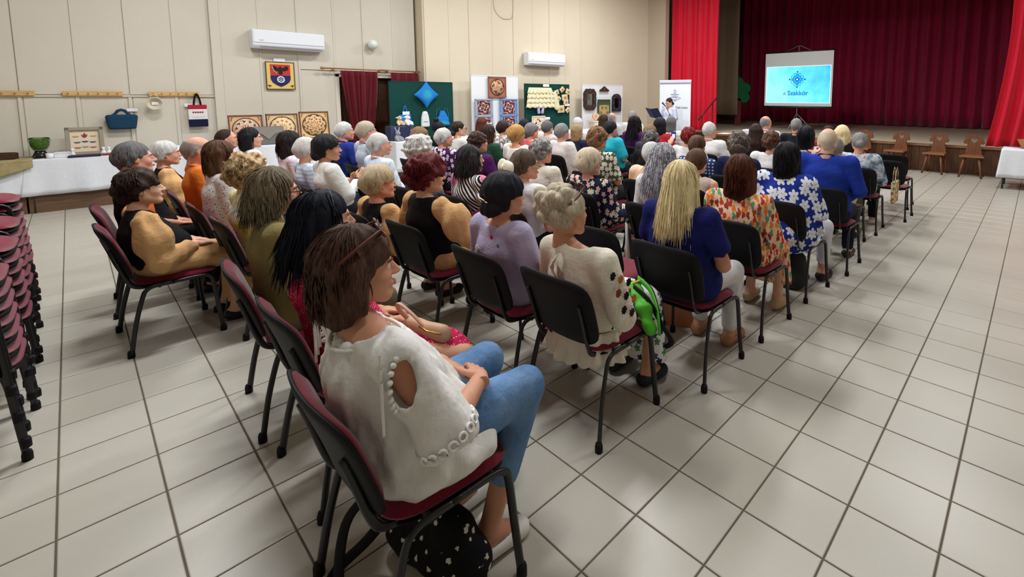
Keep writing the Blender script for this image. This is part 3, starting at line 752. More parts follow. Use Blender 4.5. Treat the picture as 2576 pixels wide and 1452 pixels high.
def hair_geo(style, vol, lod, seed, L=None):
    res = (.0085, .0115, .016)[lod]
    v = Vol((-.2, -.26, -.52 if style in ('long', 'longcurl') else -.3), (.2, .17, .25), res)
    thin = style in ('bald', 'buzz')
    V0 = -.006 if thin else vol
    v.ell((0, -.02, .028), (.084+V0, .103+V0, .1+V0*1.1), .01)
    extra = []
    if style in ('short', 'buzz', 'bald', 'curly', 'crop'):
        v.cap((0, -.085-V0*.4, .0), (0, -.07, -.055), .05+V0*.5, .035, .03)
        for s in (-1, 1): v.cap((s*.07, -.02, .01), (s*.07, -.045, -.045), .024+V0*.4, .016, .02)
    if style in ('bob', 'flip'):
        zb = L or (-.13 if style == 'bob' else -.2)
        v.ecap((0, -.05, .02), (0, -.055, zb), (.088+vol, .062+vol), (.09+vol, .05+vol), .02)
        for s in (-1, 1): v.cap((s*.073, -.015, .03), (s*.082, -.012, zb+.02), .03+vol*.5, .028+vol*.4, .02)
    if style in ('long', 'longcurl'):
        v.ecap((0, -.05, .02), (0, -.085, -.16), (.09+vol, .06), (.105+vol, .055), .02); v.ecap((0, -.085, -.16), (0, -.1, (L or -.32)+.03), (.105+vol, .05), (.09, .022), .02)
        for s in (-1, 1): v.cap((s*.073, -.015, .03), (s*.088, -.025, -.14), .03, .03, .02)
    if style == 'bun':
        v.ell((0, -.125, .0), (.045, .04, .045), .008)
    if style == 'topbun':
        v.ell((0, -.05, .15), (.05, .05, .045), .012)
    if style == 'lowbun':
        v.ell((0, -.1, -.06), (.06+vol, .05, .05), .02)
    if style == 'pony':
        v.cap((0, -.11, .03), (0, -.15, -.02), .028, .032, .01); v.cap((0, -.15, -.02), (0, -.13, -.18), .032, .012, .01)
    if style == 'updo':
        v.ell((0, -.06, .06), (.1, .1, .09), .02)
        g = np.random.default_rng(seed)
        for i in range(16):
            a = -1.9+3.8*i/15; zz = .03+.08*g.random(); r0 = .03+.012*g.random()
            v.ell((.1*sin(a), -.06-.09*cos(a), zz+.03*sin(i*2.1)), (r0, r0, .03+.01*g.random()), .005)
        for i in range(5): v.ell((.04*sin(i*1.3), -.05-.03*cos(i*1.3), .14), (.032, .034, .028), .006)
    # face, ears, neck
    fw = {'bob': .069, 'flip': .07, 'long': .069, 'longcurl': .07}.get(style, .078)
    v.ell((0, .112, -.05), (fw, .078, .115), .012, mode='s'); v.ell((0, .1, -.13), (fw+.012, .1, .1), .012, mode='s')
    v.ell((0, .1, -.065), (.15, .094, .098), .012, mode='s')
    if style not in ('bob', 'flip', 'long', 'longcurl'):
        for s in (-1, 1): v.ell((s*.088, .022, -.04), (.03, .036, .05), .008, mode='s')
        v.plane((0, -.05, -.075 if style != 'lowbun' else -.12), (0, .5, -1))
    if style == 'bald': v.ell((0, .03, .125), (.092, .125, .098), .01, mode='s')
    if style == 'buzz': v.ell((0, .1, .06), (.06, .06, .05), .02, mode='s')
    if style in ('curly', 'longcurl'): v.bumps(.010+vol*.22, 95, seed, 6)
    elif style in ('updo',): v.bumps(.004, 150, seed, 5)
    elif not thin: v.azgrooves(.0022 if style == 'short' else .003, 12, seed, (0, -.02)); v.bumps(.003, 60, seed, 4)
    parts = [v.mesh()]
    if lod < 2 and style != 'buzz':
        k = .76 if lod == 0 else .22
        if style == 'bob': parts.append(locks(int((1500 if seed == 9 else 750)*k), seed, (L or -.125)-.005, .0027 if seed == 9 else .0036, -.006, .0045 if seed == 9 else .0025, .007+vol, 1.65 if seed == 9 else 2.0, .022, side=(L or -.125)+.035))
        if style == 'flip': parts.append(locks(int(900*k), seed, (L or -.2)-.01, .0034, .028, .003, .007+vol, 2.0, .03, side=(L or -.2)+.04))
        if style == 'long': parts.append(locks(int(1000*k), seed, L or -.36, .0034, .035, .003, .007+vol, 1.95, .04, back=.03))
        if style == 'longcurl': parts.append(locks(int(750*k), seed, L or -.32, .0038, .06, .010, .012+vol, 1.95, .05, back=.02))
        if style in ('curly',): parts.append(locks(int(620*k), seed, -.05, .0042, .012, .007, .006+vol, 1.6, .03, side=.03, wrap=True))
        if style in ('short', 'crop'): parts.append(locks(int(600*k), seed, -.06, .0034, .0, .0012, .003+vol, 1.4, .018, side=-.01, wrap=True))
    return join(*parts)[:2]

# ================================================================ the body generator
LEGPOSE = {'flat': ((.115, .62, .50), (.115, .585, .085)), 'wide': ((.17, .60, .50), (.16, .60, .085)), 'tuck': ((.11, .60, .49), (.12, .46, .085)), 'near': ((.13, .60, .585), (.12, .43, .1)), 'cross': ((.09, .62, .52), (.05, .66, .085))}
def person(P, root_loc, rz, label):
    """P: dict with T (skull top), sex, fat, hair, top, bottom ... ; local frame = chair frame (rear feet y=0, faces +y)"""
    g = lambda k, d=None: P.get(k, d)
    T = g('T', 1.25); male = g('sex', 'f') == 'm'; fat = g('fat', 1.0); lod = g('lod', 2)
    stand = g('stand', False); lean = g('lean', 0.0)       # lean: forward shift of the shoulders
    zs = T-(.312 if male else .305); sw = (.205 if male else .186)*(.7+.3*fat)
    base = .56 if not stand else T-.78
    yh = .2; ys = .125+lean; yn = ys-.005
    Hc = Vector((g('hx', 0), ys+.022+g('hfwd', 0), T-.112))
    hip = (0, yh, base); wst = (0, (yh+ys)/2+.01, base+(zs-base)*.42); chs = (0, ys+.012, zs-.11)
    RB = (.019, .029, .038)[lod]; RC = (.0125, .019, .027)[lod]; hl = 0 if lod == 0 else 1
    # ---- arms
    ap = g('arms', 'lap'); arms = {}
    for s in (-1, 1):
        S = np.array((s*sw, ys, zs)); name = ap if isinstance(ap, str) else ap[0 if s < 0 else 1]
        if name == 'lap': E = S+(s*.075, .05, -.265); Wp = np.array((s*.085, .39, .625)); fd = (-s*.35, .8, -.15); pn = (0, -.1, -1)
        elif name == 'clasp': E = S+(s*.085, .07, -.255); Wp = np.array((s*.07, .36, .66)); fd = (-s*.8, .45, .05); pn = (-s*.3, -.4, -.9)
        elif name == 'chest': E = S+(s*.06, .1, -.24); Wp = np.array((s*.045+.05, .40, .84)); fd = (-s*.3, .5, .6); pn = (-s, 0, 0)
        elif name == 'up': E = S+(s*.05, .12, -.22); Wp = np.array((s*.06, .38, zs+.02)); fd = (-s*.1, .3, .9); pn = (-s*.5, -.6, .1)
        elif name == 'out': E = S+(s*.17, .1, -.2); Wp = E+np.array((s*.2, .13, .04)); fd = (s*.8, .5, -.12); pn = (0, 0, -1)
        elif name == 'down': E = S+(s*.05, -.02, -.28); Wp = S+(s*.06, .06, -.5); fd = (0, .1, -1); pn = (-s, 0, 0)
        elif name == 'folder': E = S+(s*.1, .02, -.25); Wp = S+(s*.09-.06, .24, -.13); fd = (-s*.3, .75, .45); pn = (0, -.5, .9)
        else: E, Wp, fd, pn = name(S, s)
        L = np.linalg.norm(Wp-E)
        if L > .27: Wp = E+(Wp-E)*.27/L
        arms[s] = (S, np.array(E), Wp, fd, pn)
    kn, an = LEGPOSE[g('legs', 'flat')] if not stand else ((.1, .22, T-1.18), (.1, .19, .085))
    am = .9+.1*fat if fat < 1.15 else .85+.15*fat
    # ---- skin body (one surface)
    kx = g('kx', 0); b = Vol((-.5, -.2, -.01), (.5+kx, .9, T-.1), RB)
    b.ecap(hip, wst, (.145*fat, .105*fat), (.12*fat, .092*fat), .04); b.ecap(wst, chs, (.12*fat, .092*fat), (.14, .092), .04)
    b.cap((-sw*.8, ys, zs-.005), (sw*.8, ys, zs-.005), .048, .048, .04); b.ecap(chs, (0, ys, zs-.02), (.14, .09), (.12, .065), .04)
    b.cap((0, yn-.002, zs-.02), (Hc.x, Hc.y-.036, Hc.z-.11), .062 if male else .052, .055 if male else .048, .035)
    for s in (-1, 1):
        S, E, Wp, fd, pn = arms[s]
        b.cap(S, E, .05*am, .041*am, .03); b.cap(E, Wp, .041*am, .028, .015)
        hp_ = (s*.085, yh, base-.02); K = (s*kn[0]+kx, kn[1]-kx*.25, kn[2]); A = (s*an[0]+kx*1.25, an[1]-kx*.2, an[2])
        b.cap(hp_, K, .08*fat, .055, .03); b.cap(K, A, .055, .036, .02); b.ell((A[0], A[1]-.03, .05), (.034, .045, .05), .02); b.cap(A, (A[0]+s*.012, A[1]+.13, .032), .04, .03, .02)
    bv = b.mesh()
    hv, hq, hm = HEADS[(hl, int(male))]
    hs = g('hs', 1.0)
    MH = Matrix.Translation(Hc) @ rotz(-g('hy', 0)) @ Matrix.Rotation(g('ht', 0), 4, 'Y') @ Matrix.Rotation(-g('hp', 0), 4, 'X') @ Matrix.Scale(hs*(1.04 if male else 1.0), 4)
    parts = [(bv[0], bv[1], 0), (xf(hv, MH), hq, hm)]
    for s in (-1, 1):
        S, E, Wp, fd, pn = arms[s]; v, q = hand_at(s, Wp, fd, pn, hl, 1 if g('curl') or ap == 'clasp' else 0, .98 if male else .9); parts.append((v, q, 0))
    V, Q, MI = join(*parts)
    o = obj_np('person', V, Q, [SKIN[g('skin', 0)], M_EYE, M_IRIS, M_BROW, g('lipm') or M_LIP], None, MI)
    o.location = root_loc; o.rotation_euler = (0, 0, rz); tag(o, label, 'person', g('group'))
    # ---- hair (own frame at the head)
    st, c1, c2 = g('hair')[:3]; vol = g('hair')[3] if len(g('hair')) > 3 else .008
    if st:
        hvv, hqq = hair_geo(st, vol, lod, g('n', 1), g('hair')[4] if len(g('hair')) > 4 else None); h = obj_np('hair', hvv, hqq, [hair_mat(c1, c2, 1 if st in ('curly', 'longcurl') else 0)], o); h.matrix_local = MH
    # ---- top
    tm, sleeve = g('top')[0], g('top')[1]; opt = g('top')[2] if len(g('top')) > 2 else {}
    hem = opt.get('hem', base-.1); neck = opt.get('neck', 1.0); puff = opt.get('puff', 0); sl_m = opt.get('sleeve_mat'); loose = opt.get('loose', 0)
    v = Vol((-.5, -.2, .3 if not stand else T-1.2), (.5, .75, T-.1), RC)
    F = fat*1.06
    v.ecap(hip, wst, ((.168+loose)*F, (.128+loose)*F), ((.148+loose)*F, .118*F+loose), .04); v.ecap(wst, chs, ((.148+loose)*F, .118*F+loose), (.176*F**.6, .118*F**.6), .04)
    v.ecap(chs, (0, ys, zs-.01), (.178*F**.5, .112), (.15, .078), .04); v.cap((-sw*.8, ys, zs), (sw*.8, ys, zs), .06, .06, .04)
    v.cap((0, yn, zs-.01), (0, yn, zs+.028), .072, .056, .035)
    if not male:
        for s in (-1, 1): v.ell((s*.068, ys+.095, zs-.15), (.066, .06, .062), .04)
    v.ell((0, yh+.06*F, base+.07), (.145*F, .1*F, .11), .04)
    if hem < base-.12 and not stand: v.ecap((0, yh, base-.03), (0, yh+.18, base-.05), (.2*F, .1), (.19*F, .085), .04)
    if not sl_m:
        for s in (-1, 1): sleeve_vol(v, arms[s], sleeve, puff, am, opt.get('flare', 0))
    # neckline
    v.ell((0, yn+.03-.02*(neck > 1.4), zs+.07), (.082*neck, .075*neck, .058+.03*max(0, neck-1)), .012, mode='s'); v.ell((0, yn+.08, zs+.03), (.05*neck, .05, .05*neck), .015, mode='s')
    for f in opt.get('cuts', ()): f(v, arms, zs, ys)
    v.bumps(.0055, 30, g('n', 1), 5, (1, 1, .5)); v.bumps(.0014, 85, g('n', 1)+50, 5, (1, 1, .3))
    if opt.get('gather'): v.azgrooves(opt['gather'], 11, g('n', 1), (0, yn))
    tv, tq = v.mesh(); top = obj_np(opt.get('name', 'top'), tv, tq, [tm], o)
    if opt.get('collar'):
        cp = [(.066*cos(a), yn+.005+.058*sin(a), zs+.058-.018*sin(a)) for a in np.linspace(0, 2*pi, 20)]
        cv, cq = tube_np(cp, .02, 6, .5); obj_np('collar', cv, cq, [opt.get('collar_mat', tm)], top)
    if sl_m:
        for s in (-1, 1):
            v = Vol(np.minimum.reduce([arms[s][0], arms[s][1], arms[s][2]])-.16, np.maximum.reduce([arms[s][0], arms[s][1], arms[s][2]])+.16, RC)
            sleeve_vol(v, arms[s], sleeve, puff, am); v.bumps(.007, 75, g('n', 1)+s, 5, (1, 1, .25)); a, q = v.mesh(); obj_np('sleeve', a, q, [sl_m], top)
    # ---- trousers or skirt
    kind, bm = g('bottom', ('trousers', cloth('solid', (40, 42, 52))))[:2]; hz = g('bottom')[2] if len(g('bottom', ())) > 2 else .12
    v = Vol((-.42, -.15, -.01), (.42+kx, .9, base+.16), RB if kind != 'skirt' else RB*.9)
    v.ecap((0, yh, base-.02), (0, yh, base+.05), (.168*F, .122*F), (.15*F, .115*F), .03)
    if kind == 'trousers':
        for s in (-1, 1):
            K = (s*kn[0]+kx, kn[1]-kx*.25, kn[2]); A = np.array((s*an[0]+kx*1.25, an[1]-kx*.2, an[2])); Kn = np.array(K); u = min(1, max(0, (kn[2]-hz)/(kn[2]-an[2])))
            v.cap((s*.085, yh, base-.02), K, .094*F, .071, .03); v.cap(K, Kn+(A-Kn)*u, .071, .056, .015)
    else:
        if stand: v.ecap((0, yh, base), (0, yh, hz), (.16, .12), (.2, .16), .03)
        else:
            v.ecap((0, yh, base-.03), (kx, kn[1]-.02-kx*.25, kn[2]), (.19*F, .1*F), (.18-kx*.1, .085), .03); v.ecap((kx, kn[1]-kx*.25, kn[2]), (kx*1.1, kn[1]+.02-kx*.25, hz), (.18-kx*.1, .075), (.21-kx*.1, .1), .03)
    if kind == 'skirt': v.bumps(.005, 42, 3, 5, (1, 1, .2)); v.plane((0, 0, hz), (0, 0, -1))
    a, q = v.mesh(); bo = obj_np(kind, a, q, [bm], o)
    # ---- shoes
    sm = g('shoes') or plain('black_leather', (24, 22, 22), .4)
    for s in (-1, 1):
        A = np.array((s*an[0]+kx*1.25, an[1]-kx*.2, 0)); v = Vol(A+(-.09, -.12, -.005), A+(.09, .24, .14), .012 if lod == 0 else .024)
        v.cap(A+(0, -.035, .045), A+(s*.012, .13, .035), .045, .04, .01); v.plane((0, 0, .002), (0, 0, -1)); v.ell(A+(0, .02, .1), (.05, .07, .045), .01, mode='s')
        a, q = v.mesh(); obj_np('shoe', a, q, [sm], o)
    for ex in g('extra', ()): ex(o, MH, arms, zs, ys, top)
    o['_T'] = T; del o['_T']
    return o
def sleeve_vol(v, arm, sleeve, puff, am, flare=0):
    S, E, Wp = arm[:3]
    if sleeve <= 0: return
    u = min(1, sleeve); end = S+(E-S)*u; r0, r1 = .07*am, .064*am
    if puff:
        m = S+(E-S)*.55; v.cap(S, end, .07, .062, .02); v.ell(m+(0, .0, .01), (.09+puff, .09+puff, .13), .04)
    else: r1 += flare; v.cap(S, end, r0, r1 if sleeve >= 1 else r1+.006, .03)
    d = (E-S)/np.linalg.norm(E-S)
    if sleeve > 1:
        e2 = E+(Wp-E)*min(1, sleeve-1)*.92; rr = .056*am if not puff else .075
        v.cap(E, e2, rr, .042 if not puff else .052, .02); d = (Wp-E)/np.linalg.norm(Wp-E); end = e2; r1 = .042 if not puff else .05
    v.cap(end+d*r1*.75, end+d*(r1*.75+.1), r1*.92, r1*1.2, .004, 's')
# ================================================================ THE AUDIENCE
# id: (x, y of the chair's rear feet, height of the top of the hair) in metres
POS = {1: (-5.30, 0.14, 1.30), 2: (-4.47, 0.14, 1.18), 3: (-6.60, 0.48, 1.21), 4: (-5.65, 0.61, 1.29), 5: (-4.90, 0.65, 1.31), 6: (-4.20, 0.69, 1.26), 7: (-2.95, 0.54, 1.30), 8: (-2.25, 0.55, 1.27), 9: (-1.50, 0.47, 1.27), 10: (-7.70, 1.17, 1.23), 11: (-7.00, 1.28, 1.29), 12: (-6.21, 1.48, 1.28), 13: (-5.65, 1.48, 1.24), 14: (-5.12, 1.48, 1.30), 15: (-7.04, 2.35, 1.31), 16: (-6.32, 2.35, 1.35), 17: (-5.36, 2.10, 1.26), 18: (-4.44, 2.10, 1.30), 19: (-3.71, 1.40, 1.15), 20: (-3.15, 1.50, 1.27), 21: (-6.30, 3.05, 1.25), 22: (-7.33, 3.90, 1.31), 23: (-5.67, 3.05, 1.26), 24: (-6.73, 3.90, 1.28), 25: (-3.72, 2.20, 1.24), 26: (-4.89, 3.05, 1.26), 27: (-5.93, 3.90, 1.26), 28: (-7.37, 4.75, 1.30), 29: (-6.74, 4.75, 1.26), 30: (-5.26, 3.90, 1.29), 31: (-6.00, 4.75, 1.25), 32: (-7.22, 5.58, 1.24), 33: (-6.56, 5.58, 1.24), 34: (-5.28, 4.75, 1.27), 35: (-2.29, 1.50, 1.24), 36: (-3.02, 2.25, 1.25), 37: (-3.75, 3.05, 1.24), 38: (-1.70, 1.55, 1.22), 39: (-5.81, 5.58, 1.20), 40: (-6.60, 6.39, 1.27), 41: (-3.76, 3.90, 1.32), 42: (-3.07, 3.05, 1.20), 43: (-5.05, 5.58, 1.29), 44: (-7.30, 8.18, 1.29), 45: (-6.75, 7.30, 1.30), 46: (-6.68, 8.18, 1.35), 47: (-5.20, 6.39, 1.33), 48: (-4.66, 6.39, 1.33), 49: (-4.27, 5.58, 1.26), 50: (-5.06, 7.30, 1.30), 51: (-3.64, 4.75, 1.25), 52: (-3.59, 5.58, 1.25), 53: (-3.73, 6.39, 1.28), 54: (-2.95, 4.75, 1.22), 55: (-2.25, 3.05, 1.29), 56: (-2.98, 3.90, 1.20), 57: (-2.45, 3.90, 1.17), 58: (-1.57, 2.29, 1.29), 59: (-2.43, 4.75, 1.29), 60: (-1.57, 3.05, 1.26), 61: (-2.42, 5.58, 1.26), 62: (-2.98, 6.39, 1.29), 63: (-3.63, 8.18, 1.32), 64: (-3.08, 8.18, 1.30), 65: (-2.29, 6.39, 1.29), 66: (-1.57, 3.90, 1.29), 67: (-2.55, 8.18, 1.21), 68: (-2.09, 7.30, 1.27), 69: (-1.50, 4.75, 1.36), 70: (-1.63, 6.39, 1.23), 73: (-1.68, 5.58, 1.22)}
BLK = ((12, 11, 14), (40, 38, 44)); DBR = ((30, 20, 18), (66, 46, 38)); BR = ((60, 38, 28), (108, 76, 56)); RBR = ((58, 24, 16), (112, 56, 36))
RED = ((84, 18, 18), (146, 46, 38)); GRY = ((92, 90, 90), (164, 162, 160)); WHT = ((168, 166, 162), (226, 224, 220)); SLT = ((48, 46, 48), (132, 130, 130))
BLD = ((140, 108, 66), (214, 186, 132)); PBL = ((222, 186, 116), (255, 246, 206)); SND = ((146, 122, 96), (200, 180, 152)); ASH = ((126, 108, 84), (226, 214, 188)); LBR = ((96, 70, 48), (158, 124, 88))
WHITE = (226, 224, 220); CREAM = (222, 212, 192); NAVY = (22, 26, 72); BLACK = (20, 19, 20); OCH = (208, 162, 112)
S = lambda *c: cloth('solid', *c)
TR = lambda c=(40, 42, 52), z=.12: ('trousers', S(c), z)
SK = lambda m, z=.3: ('skirt', m, z)
OCHM = S(OCH); VEST = {'neck': 1.05, 'sleeve_mat': OCHM, 'puff': .012, 'name': 'vest'}
M_GOLD = plain('gold_metal', (196, 160, 84), .3, .5, 1); M_LENS = plain('dark_lens', (30, 24, 26), .15, .6); M_BRNF = plain('brown_frame', (92, 44, 30), .35); M_BLKF = plain('black_frame', (20, 18, 18), .3)

def hobj(name, parts, mat, o, MH):
    V, Q, _ = join(*parts); h = obj_np(name, V, Q, [mat], o); h.matrix_local = MH; return h
def glasses(mat=None):
    def f(o, MH, arms, zs, ys, top):
        P = []
        for s in (-1, 1):
            P.append(tube_np([(s*.033+.024*cos(a), .106, .0+.018*sin(a)) for a in np.linspace(0, 2*pi, 15)], .0022, 5)); P.append(tube_np([(s*.057, .104, .004), (s*.074, .06, .006), (s*.084, -.005, .008), (s*.082, -.03, -.008)], .0022, 5))
        P.append(tube_np([(-.01, .108, .004), (0, .112, .007), (.01, .108, .004)], .002, 5)); hobj('glasses', P, mat or M_BLKF, o, MH)
    return f
def sunglasses_up(mat, dz=.0):
    def f(o, MH, arms, zs, ys, top):
        P = []; e = 0
        for s in (-1, 1):
            P.append(tube_np([(s*.036+.028*cos(a), .058-.012*sin(a)+.006, .112+dz+.02*sin(a)) for a in np.linspace(0, 2*pi, 15)], .0045, 5)); P.append(tube_np([(s*.064, .062, .118+dz), (s*.105, .0, .085+dz), (s*.11, -.055, .045+dz)], .005, 5))
        P.append(tube_np([(-.012, .066, .118+dz), (0, .07, .12+dz), (.012, .066, .118+dz)], .003, 5)); g = hobj('sunglasses', P, mat, o, MH)
        L = MB()
        for s in (-1, 1): L.ball((s*.036, .062, .112+dz), .026, 10, 0, (1, .18, .7))
        l = L.build('lens', M_LENS, g); 
    return f
def clip(o, MH, arms, zs, ys, top):
    c = hobj('hair_clip', [tube_np([(-.05, -.145, .012), (0, -.158, .004), (.06, -.145, -.01)], [.004, .007, .004], 6, .5)], M_GOLD, o, MH)
    hobj('clip_arm', [tube_np([(-.045, -.15, .028), (0, -.162, .014), (.04, -.15, .0)], [.003, .008, .004], 6, .4)], plain('silver_metal', (200, 205, 212), .25, .5, 1), o, MH)
def bow(o, MH, arms, zs, ys, top):
    v = Vol((-.2, -.32, -.24), (.2, -.05, .16), .007)
    for s in (-1, 1): v.ell((s*.068, -.165, .0), (.072, .036, .056), .006, Matrix.Rotation(s*.35, 3, 'Y')); v.ell((s*.045, -.16, -.075), (.028, .018, .07), .006, Matrix.Rotation(-s*.35, 3, 'Y'))
    v.ell((0, -.175, -.005), (.022, .03, .03), .004); v.bumps(.004, 100, 4); hobj('hair_bow', [v.mesh()], S((236, 228, 208)), o, MH)
def earring(s, mat=M_GOLD):
    return lambda o, MH, *a: hobj('earring', [uv_ball((s*.086, -.004, -.046), .005, 8, 5)], mat, o, MH)
def band(mat, z=.1, y=.02):
    def f(o, MH, *a): hobj('hair_band', [tube_np([(.1*cos(t), y, z*.15+.112*sin(t)) for t in np.linspace(.15, pi-.15, 15)], .0045, 6)], mat, o, MH)
    return f
def bracelet(s, mat, r=.033):
    def f(o, MH, arms, zs, ys, top):
        Sx, E, W = arms[s][:3]; d = (W-E)/np.linalg.norm(W-E); c = E+(W-E)*.9; a = np.cross(d, (0, 0, 1.)); a /= np.linalg.norm(a); b = np.cross(d, a)
        V, Q = tube_np([c+r*(a*cos(t)+b*sin(t)) for t in np.linspace(0, 2*pi, 17)], .006, 6); obj_np('bracelet', V, Q, [mat], o)
    return f
def piping(o, MH, arms, zs, ys, top):
    """cream edging of the folk vest along neck and armholes"""
    P = []
    for s in (-1, 1): P.append(tube_np([(s*(.105+.01*sin(t)), ys+.02+.1*cos(t), zs-.01+.07*sin(t)-.07) for t in np.linspace(-.9, 2.4, 12)], .004, 5))
    V, Q, _ = join(*P); obj_np('edging', V, Q, [S((226, 214, 180))], top)

def under_top(o, MH, arms, zs, ys, top):
    v = Vol((-.4, 0, .4), (.4, .6, .8), .012); v.ecap((0, .2, .58), (0, .4, .6), (.215, .13), (.2, .105), .03); v.bumps(.01, 60, 4); v.plane((0, .4, 0), (0, 1, .3)); a, q = v.mesh(); obj_np('lace_under_top', a, q, [cloth('specks', (24, 28, 66), (40, 46, 96), s=1.4)], o)
PEOPLE = []
HLEN = {8: -.2, 7: -.12, 58: -.29, 55: -.27, 25: -.13, 9: -.11}
def pp(n, lod, who, hair, hc, vol, top, sleeve, bottom=None, opt=None, **kw):
    d = dict(n=n, lod=lod, who=who, hair=(hair, *hc, vol, HLEN.get(n)), top=(top if not isinstance(top, tuple) else S(top), sleeve, opt or {}), bottom=bottom or TR(), **kw); PEOPLE.append(d)
COLr = {'collar': True}
pp(1, 0, 'man with greying dark hair in a black vest over orange sleeves', 'short', SLT, .002, BLACK, 1.0, TR((22, 22, 24)), {'sleeve_mat': S((222, 112, 44)), 'collar': True, 'collar_mat': S((222, 112, 44)), 'name': 'vest'}, sex='m', fat=1.15, hy=-.1, lean=.03, skin=2)
pp(2, 0, 'dark haired woman in folk dress leaning back in an aisle seat', 'curly', DBR, .016, BLACK, 1.9, SK(OCHM, .12), {**VEST, 'hem': .52}, fat=1.08, hy=.12, hp=-.08, skin=0, legs='flat', extra=[earring(1)])
pp(3, 1, 'woman with cropped white hair and ochre puff sleeves', 'short', WHT, .01, BLACK, 1.9, SK(OCHM, .15), VEST, fat=1.05, hy=.1, skin=2)
pp(4, 1, 'bald man in a bright orange shirt', 'bald', ((120, 112, 106), (170, 160, 152)), 0, (226, 122, 48), 2, TR((60, 52, 46)), COLr, sex='m', fat=1.1, hy=.15, skin=2)
pp(5, 0, 'woman with brown bob in a white speckled blouse', 'bob', BR, .004, cloth('specks', (222, 218, 220), (52, 48, 56)), 1.2, None, {'loose': .02}, fat=1.1, hy=.2)
pp(6, 0, 'woman with curly dark blonde hair and yellow green print', 'curly', ((112, 84, 54), (206, 176, 130)), .03, cloth('blotch', (120, 150, 60), (226, 218, 70), (222, 222, 200), (120, 160, 190), s=1.4), .7, None, fat=1.0, hy=.2)
pp(7, 0, 'woman with streaked brown hair and glasses in an olive top', 'flip', ((58, 44, 34), (150, 136, 108)), .01, (128, 116, 72), .8, TR((120, 108, 84)), {'loose': .01}, fat=1.08, hy=.15, rz=-.08, skin=2, extra=[glasses()])
pp(8, 0, 'woman with long black hair in a pink polka dot dress', 'long', ((8, 9, 16), (26, 30, 44)), .008, cloth('dots', (192, 30, 76), (236, 176, 190), s=1.25), .3, SK(cloth('dots', (192, 30, 76), (236, 176, 190), s=1.25), .42), {'neck': 1.5}, hy=.15, skin=1, rz=.04, kx=.28, legs='flat', extra=[band(M_BLKF)])
def near_arm(S_, s):
    return S_+(s*.09, .1, -.245), np.array((.05+s*.062, .43, .70)), (-s*.85, .35, -.1), (-s*.3, -.4, -.9)
def cold_shoulder(v, arms, zs, ys):
    for s in (-1, 1): v.ell(arms[s][0]+(s*.06, -.005, -.055), (.05, .035, .075), .008, mode='s')
def blouse_lace(o, MH, arms, zs, ys, top):
    bead = bpy.data.meshes.new('bead'); mm = MB().ball((0, 0, 0), .0085, 8).data('bead', [S((236, 234, 228))])
    for s in (-1, 1):
        A, E, W = arms[s][:3]
        for k in range(22):
            t = 2*pi*k/22; p = A+np.array((s*.064+s*.006*cos(2*t), -.005+.045*cos(t), -.055+.086*sin(t)))
            b = bpy.data.objects.new('bead', mm); link(b, top); b.location = p
        d = (E-A)/np.linalg.norm(E-A); a = np.cross(d, (0, 1., 0)); a /= np.linalg.norm(a); b2 = np.cross(d, a); c = A+(E-A)*1.0; r = .09
        for k in range(18):
            t = 2*pi*k/18; q = c+r*(a*cos(t)+b2*sin(t)); V, Q = tube_np([q+.012*(d*cos(u)+(-a*sin(t)+b2*cos(t))*sin(u)) for u in np.linspace(0, 2*pi, 11)], .0045, 5); obj_np('scallop', V, Q, [S((236, 234, 228))], top)
        for k in range(3):
            P = [A+np.array((s*(.045+.012*k), -.062-.004*k, .04-.03*k-.15*u)) for u in np.linspace(0, 1, 12)]
            V, Q = tube_np(P, .004, 5); obj_np('lace_edging', V, Q, [S((236, 234, 228))], top)
    P = [(.115*cos(t), ys-.002+.1*sin(t), zs+.022-.03*abs(sin(t))) for t in np.linspace(0, 2*pi, 40)]
    V, Q = tube_np(P, .006, 6); obj_np('neck_trim', V, Q, [S((236, 234, 228))], top)
pp(9, 0, 'woman with short brown hair, white cold-shoulder blouse and jeans', 'bob', ((40, 25, 20), (100, 70, 54)), .014, cloth('solid', (228, 226, 222), bump=.3), 1.0, ('trousers', cloth('blotch', (70, 100, 140), (96, 130, 172), (120, 152, 190), s=.5), .3),
   {'neck': 1.75, 'loose': .016, 'cuts': (cold_shoulder,), 'flare': .016, 'gather': .005, 'hem': .44}, fat=1.19, hy=.3, skin=1, hx=-.05, lean=-.03, hfwd=-.02, arms=(near_arm, near_arm), legs='near', shoes=plain('white_sneaker', (226, 224, 220), .6), extra=[sunglasses_up(M_BRNF, .01), earring(1), blouse_lace, under_top])
pp(10, 2, 'man with very short dark hair beside the framed embroidery', 'buzz', DBR, .002, (70, 74, 84), .6, None, COLr, sex='m', hy=.3, skin=2)
pp(11, 1, 'dark haired woman in a pale lilac top holding a white paper', 'bob', BLK, .004, cloth('blotch', (214, 200, 216), (236, 230, 236), (200, 190, 206)), .8, hy=.3)
pp(12, 1, 'woman with thick black bob and lilac patterned blouse', 'bob', ((14, 11, 12), (46, 36, 36)), .016, cloth('specks', (226, 214, 226), (150, 120, 160)), .8, hy=.2)
pp(13, 2, 'white haired person in a light blue striped shirt', 'short', WHT, .01, cloth('stripeh', (170, 190, 216), (206, 216, 228), s=.6), .8, hy=.1)
pp(14, 0, 'woman with pinned up black hair raising clasped hands, white blouse', 'lowbun', BLK, .02, (228, 228, 226), 1.9, None, hy=.35, skin=1, arms='chest', lean=.02, extra=[bracelet(1, M_BLKF), bracelet(1, M_BLKF, .036)])
pp(15, 2, 'grey haired man in a royal blue polo shirt', 'short', WHT, .003, (38, 56, 142), .8, None, COLr, sex='m', fat=1.1, hy=.3, skin=2)
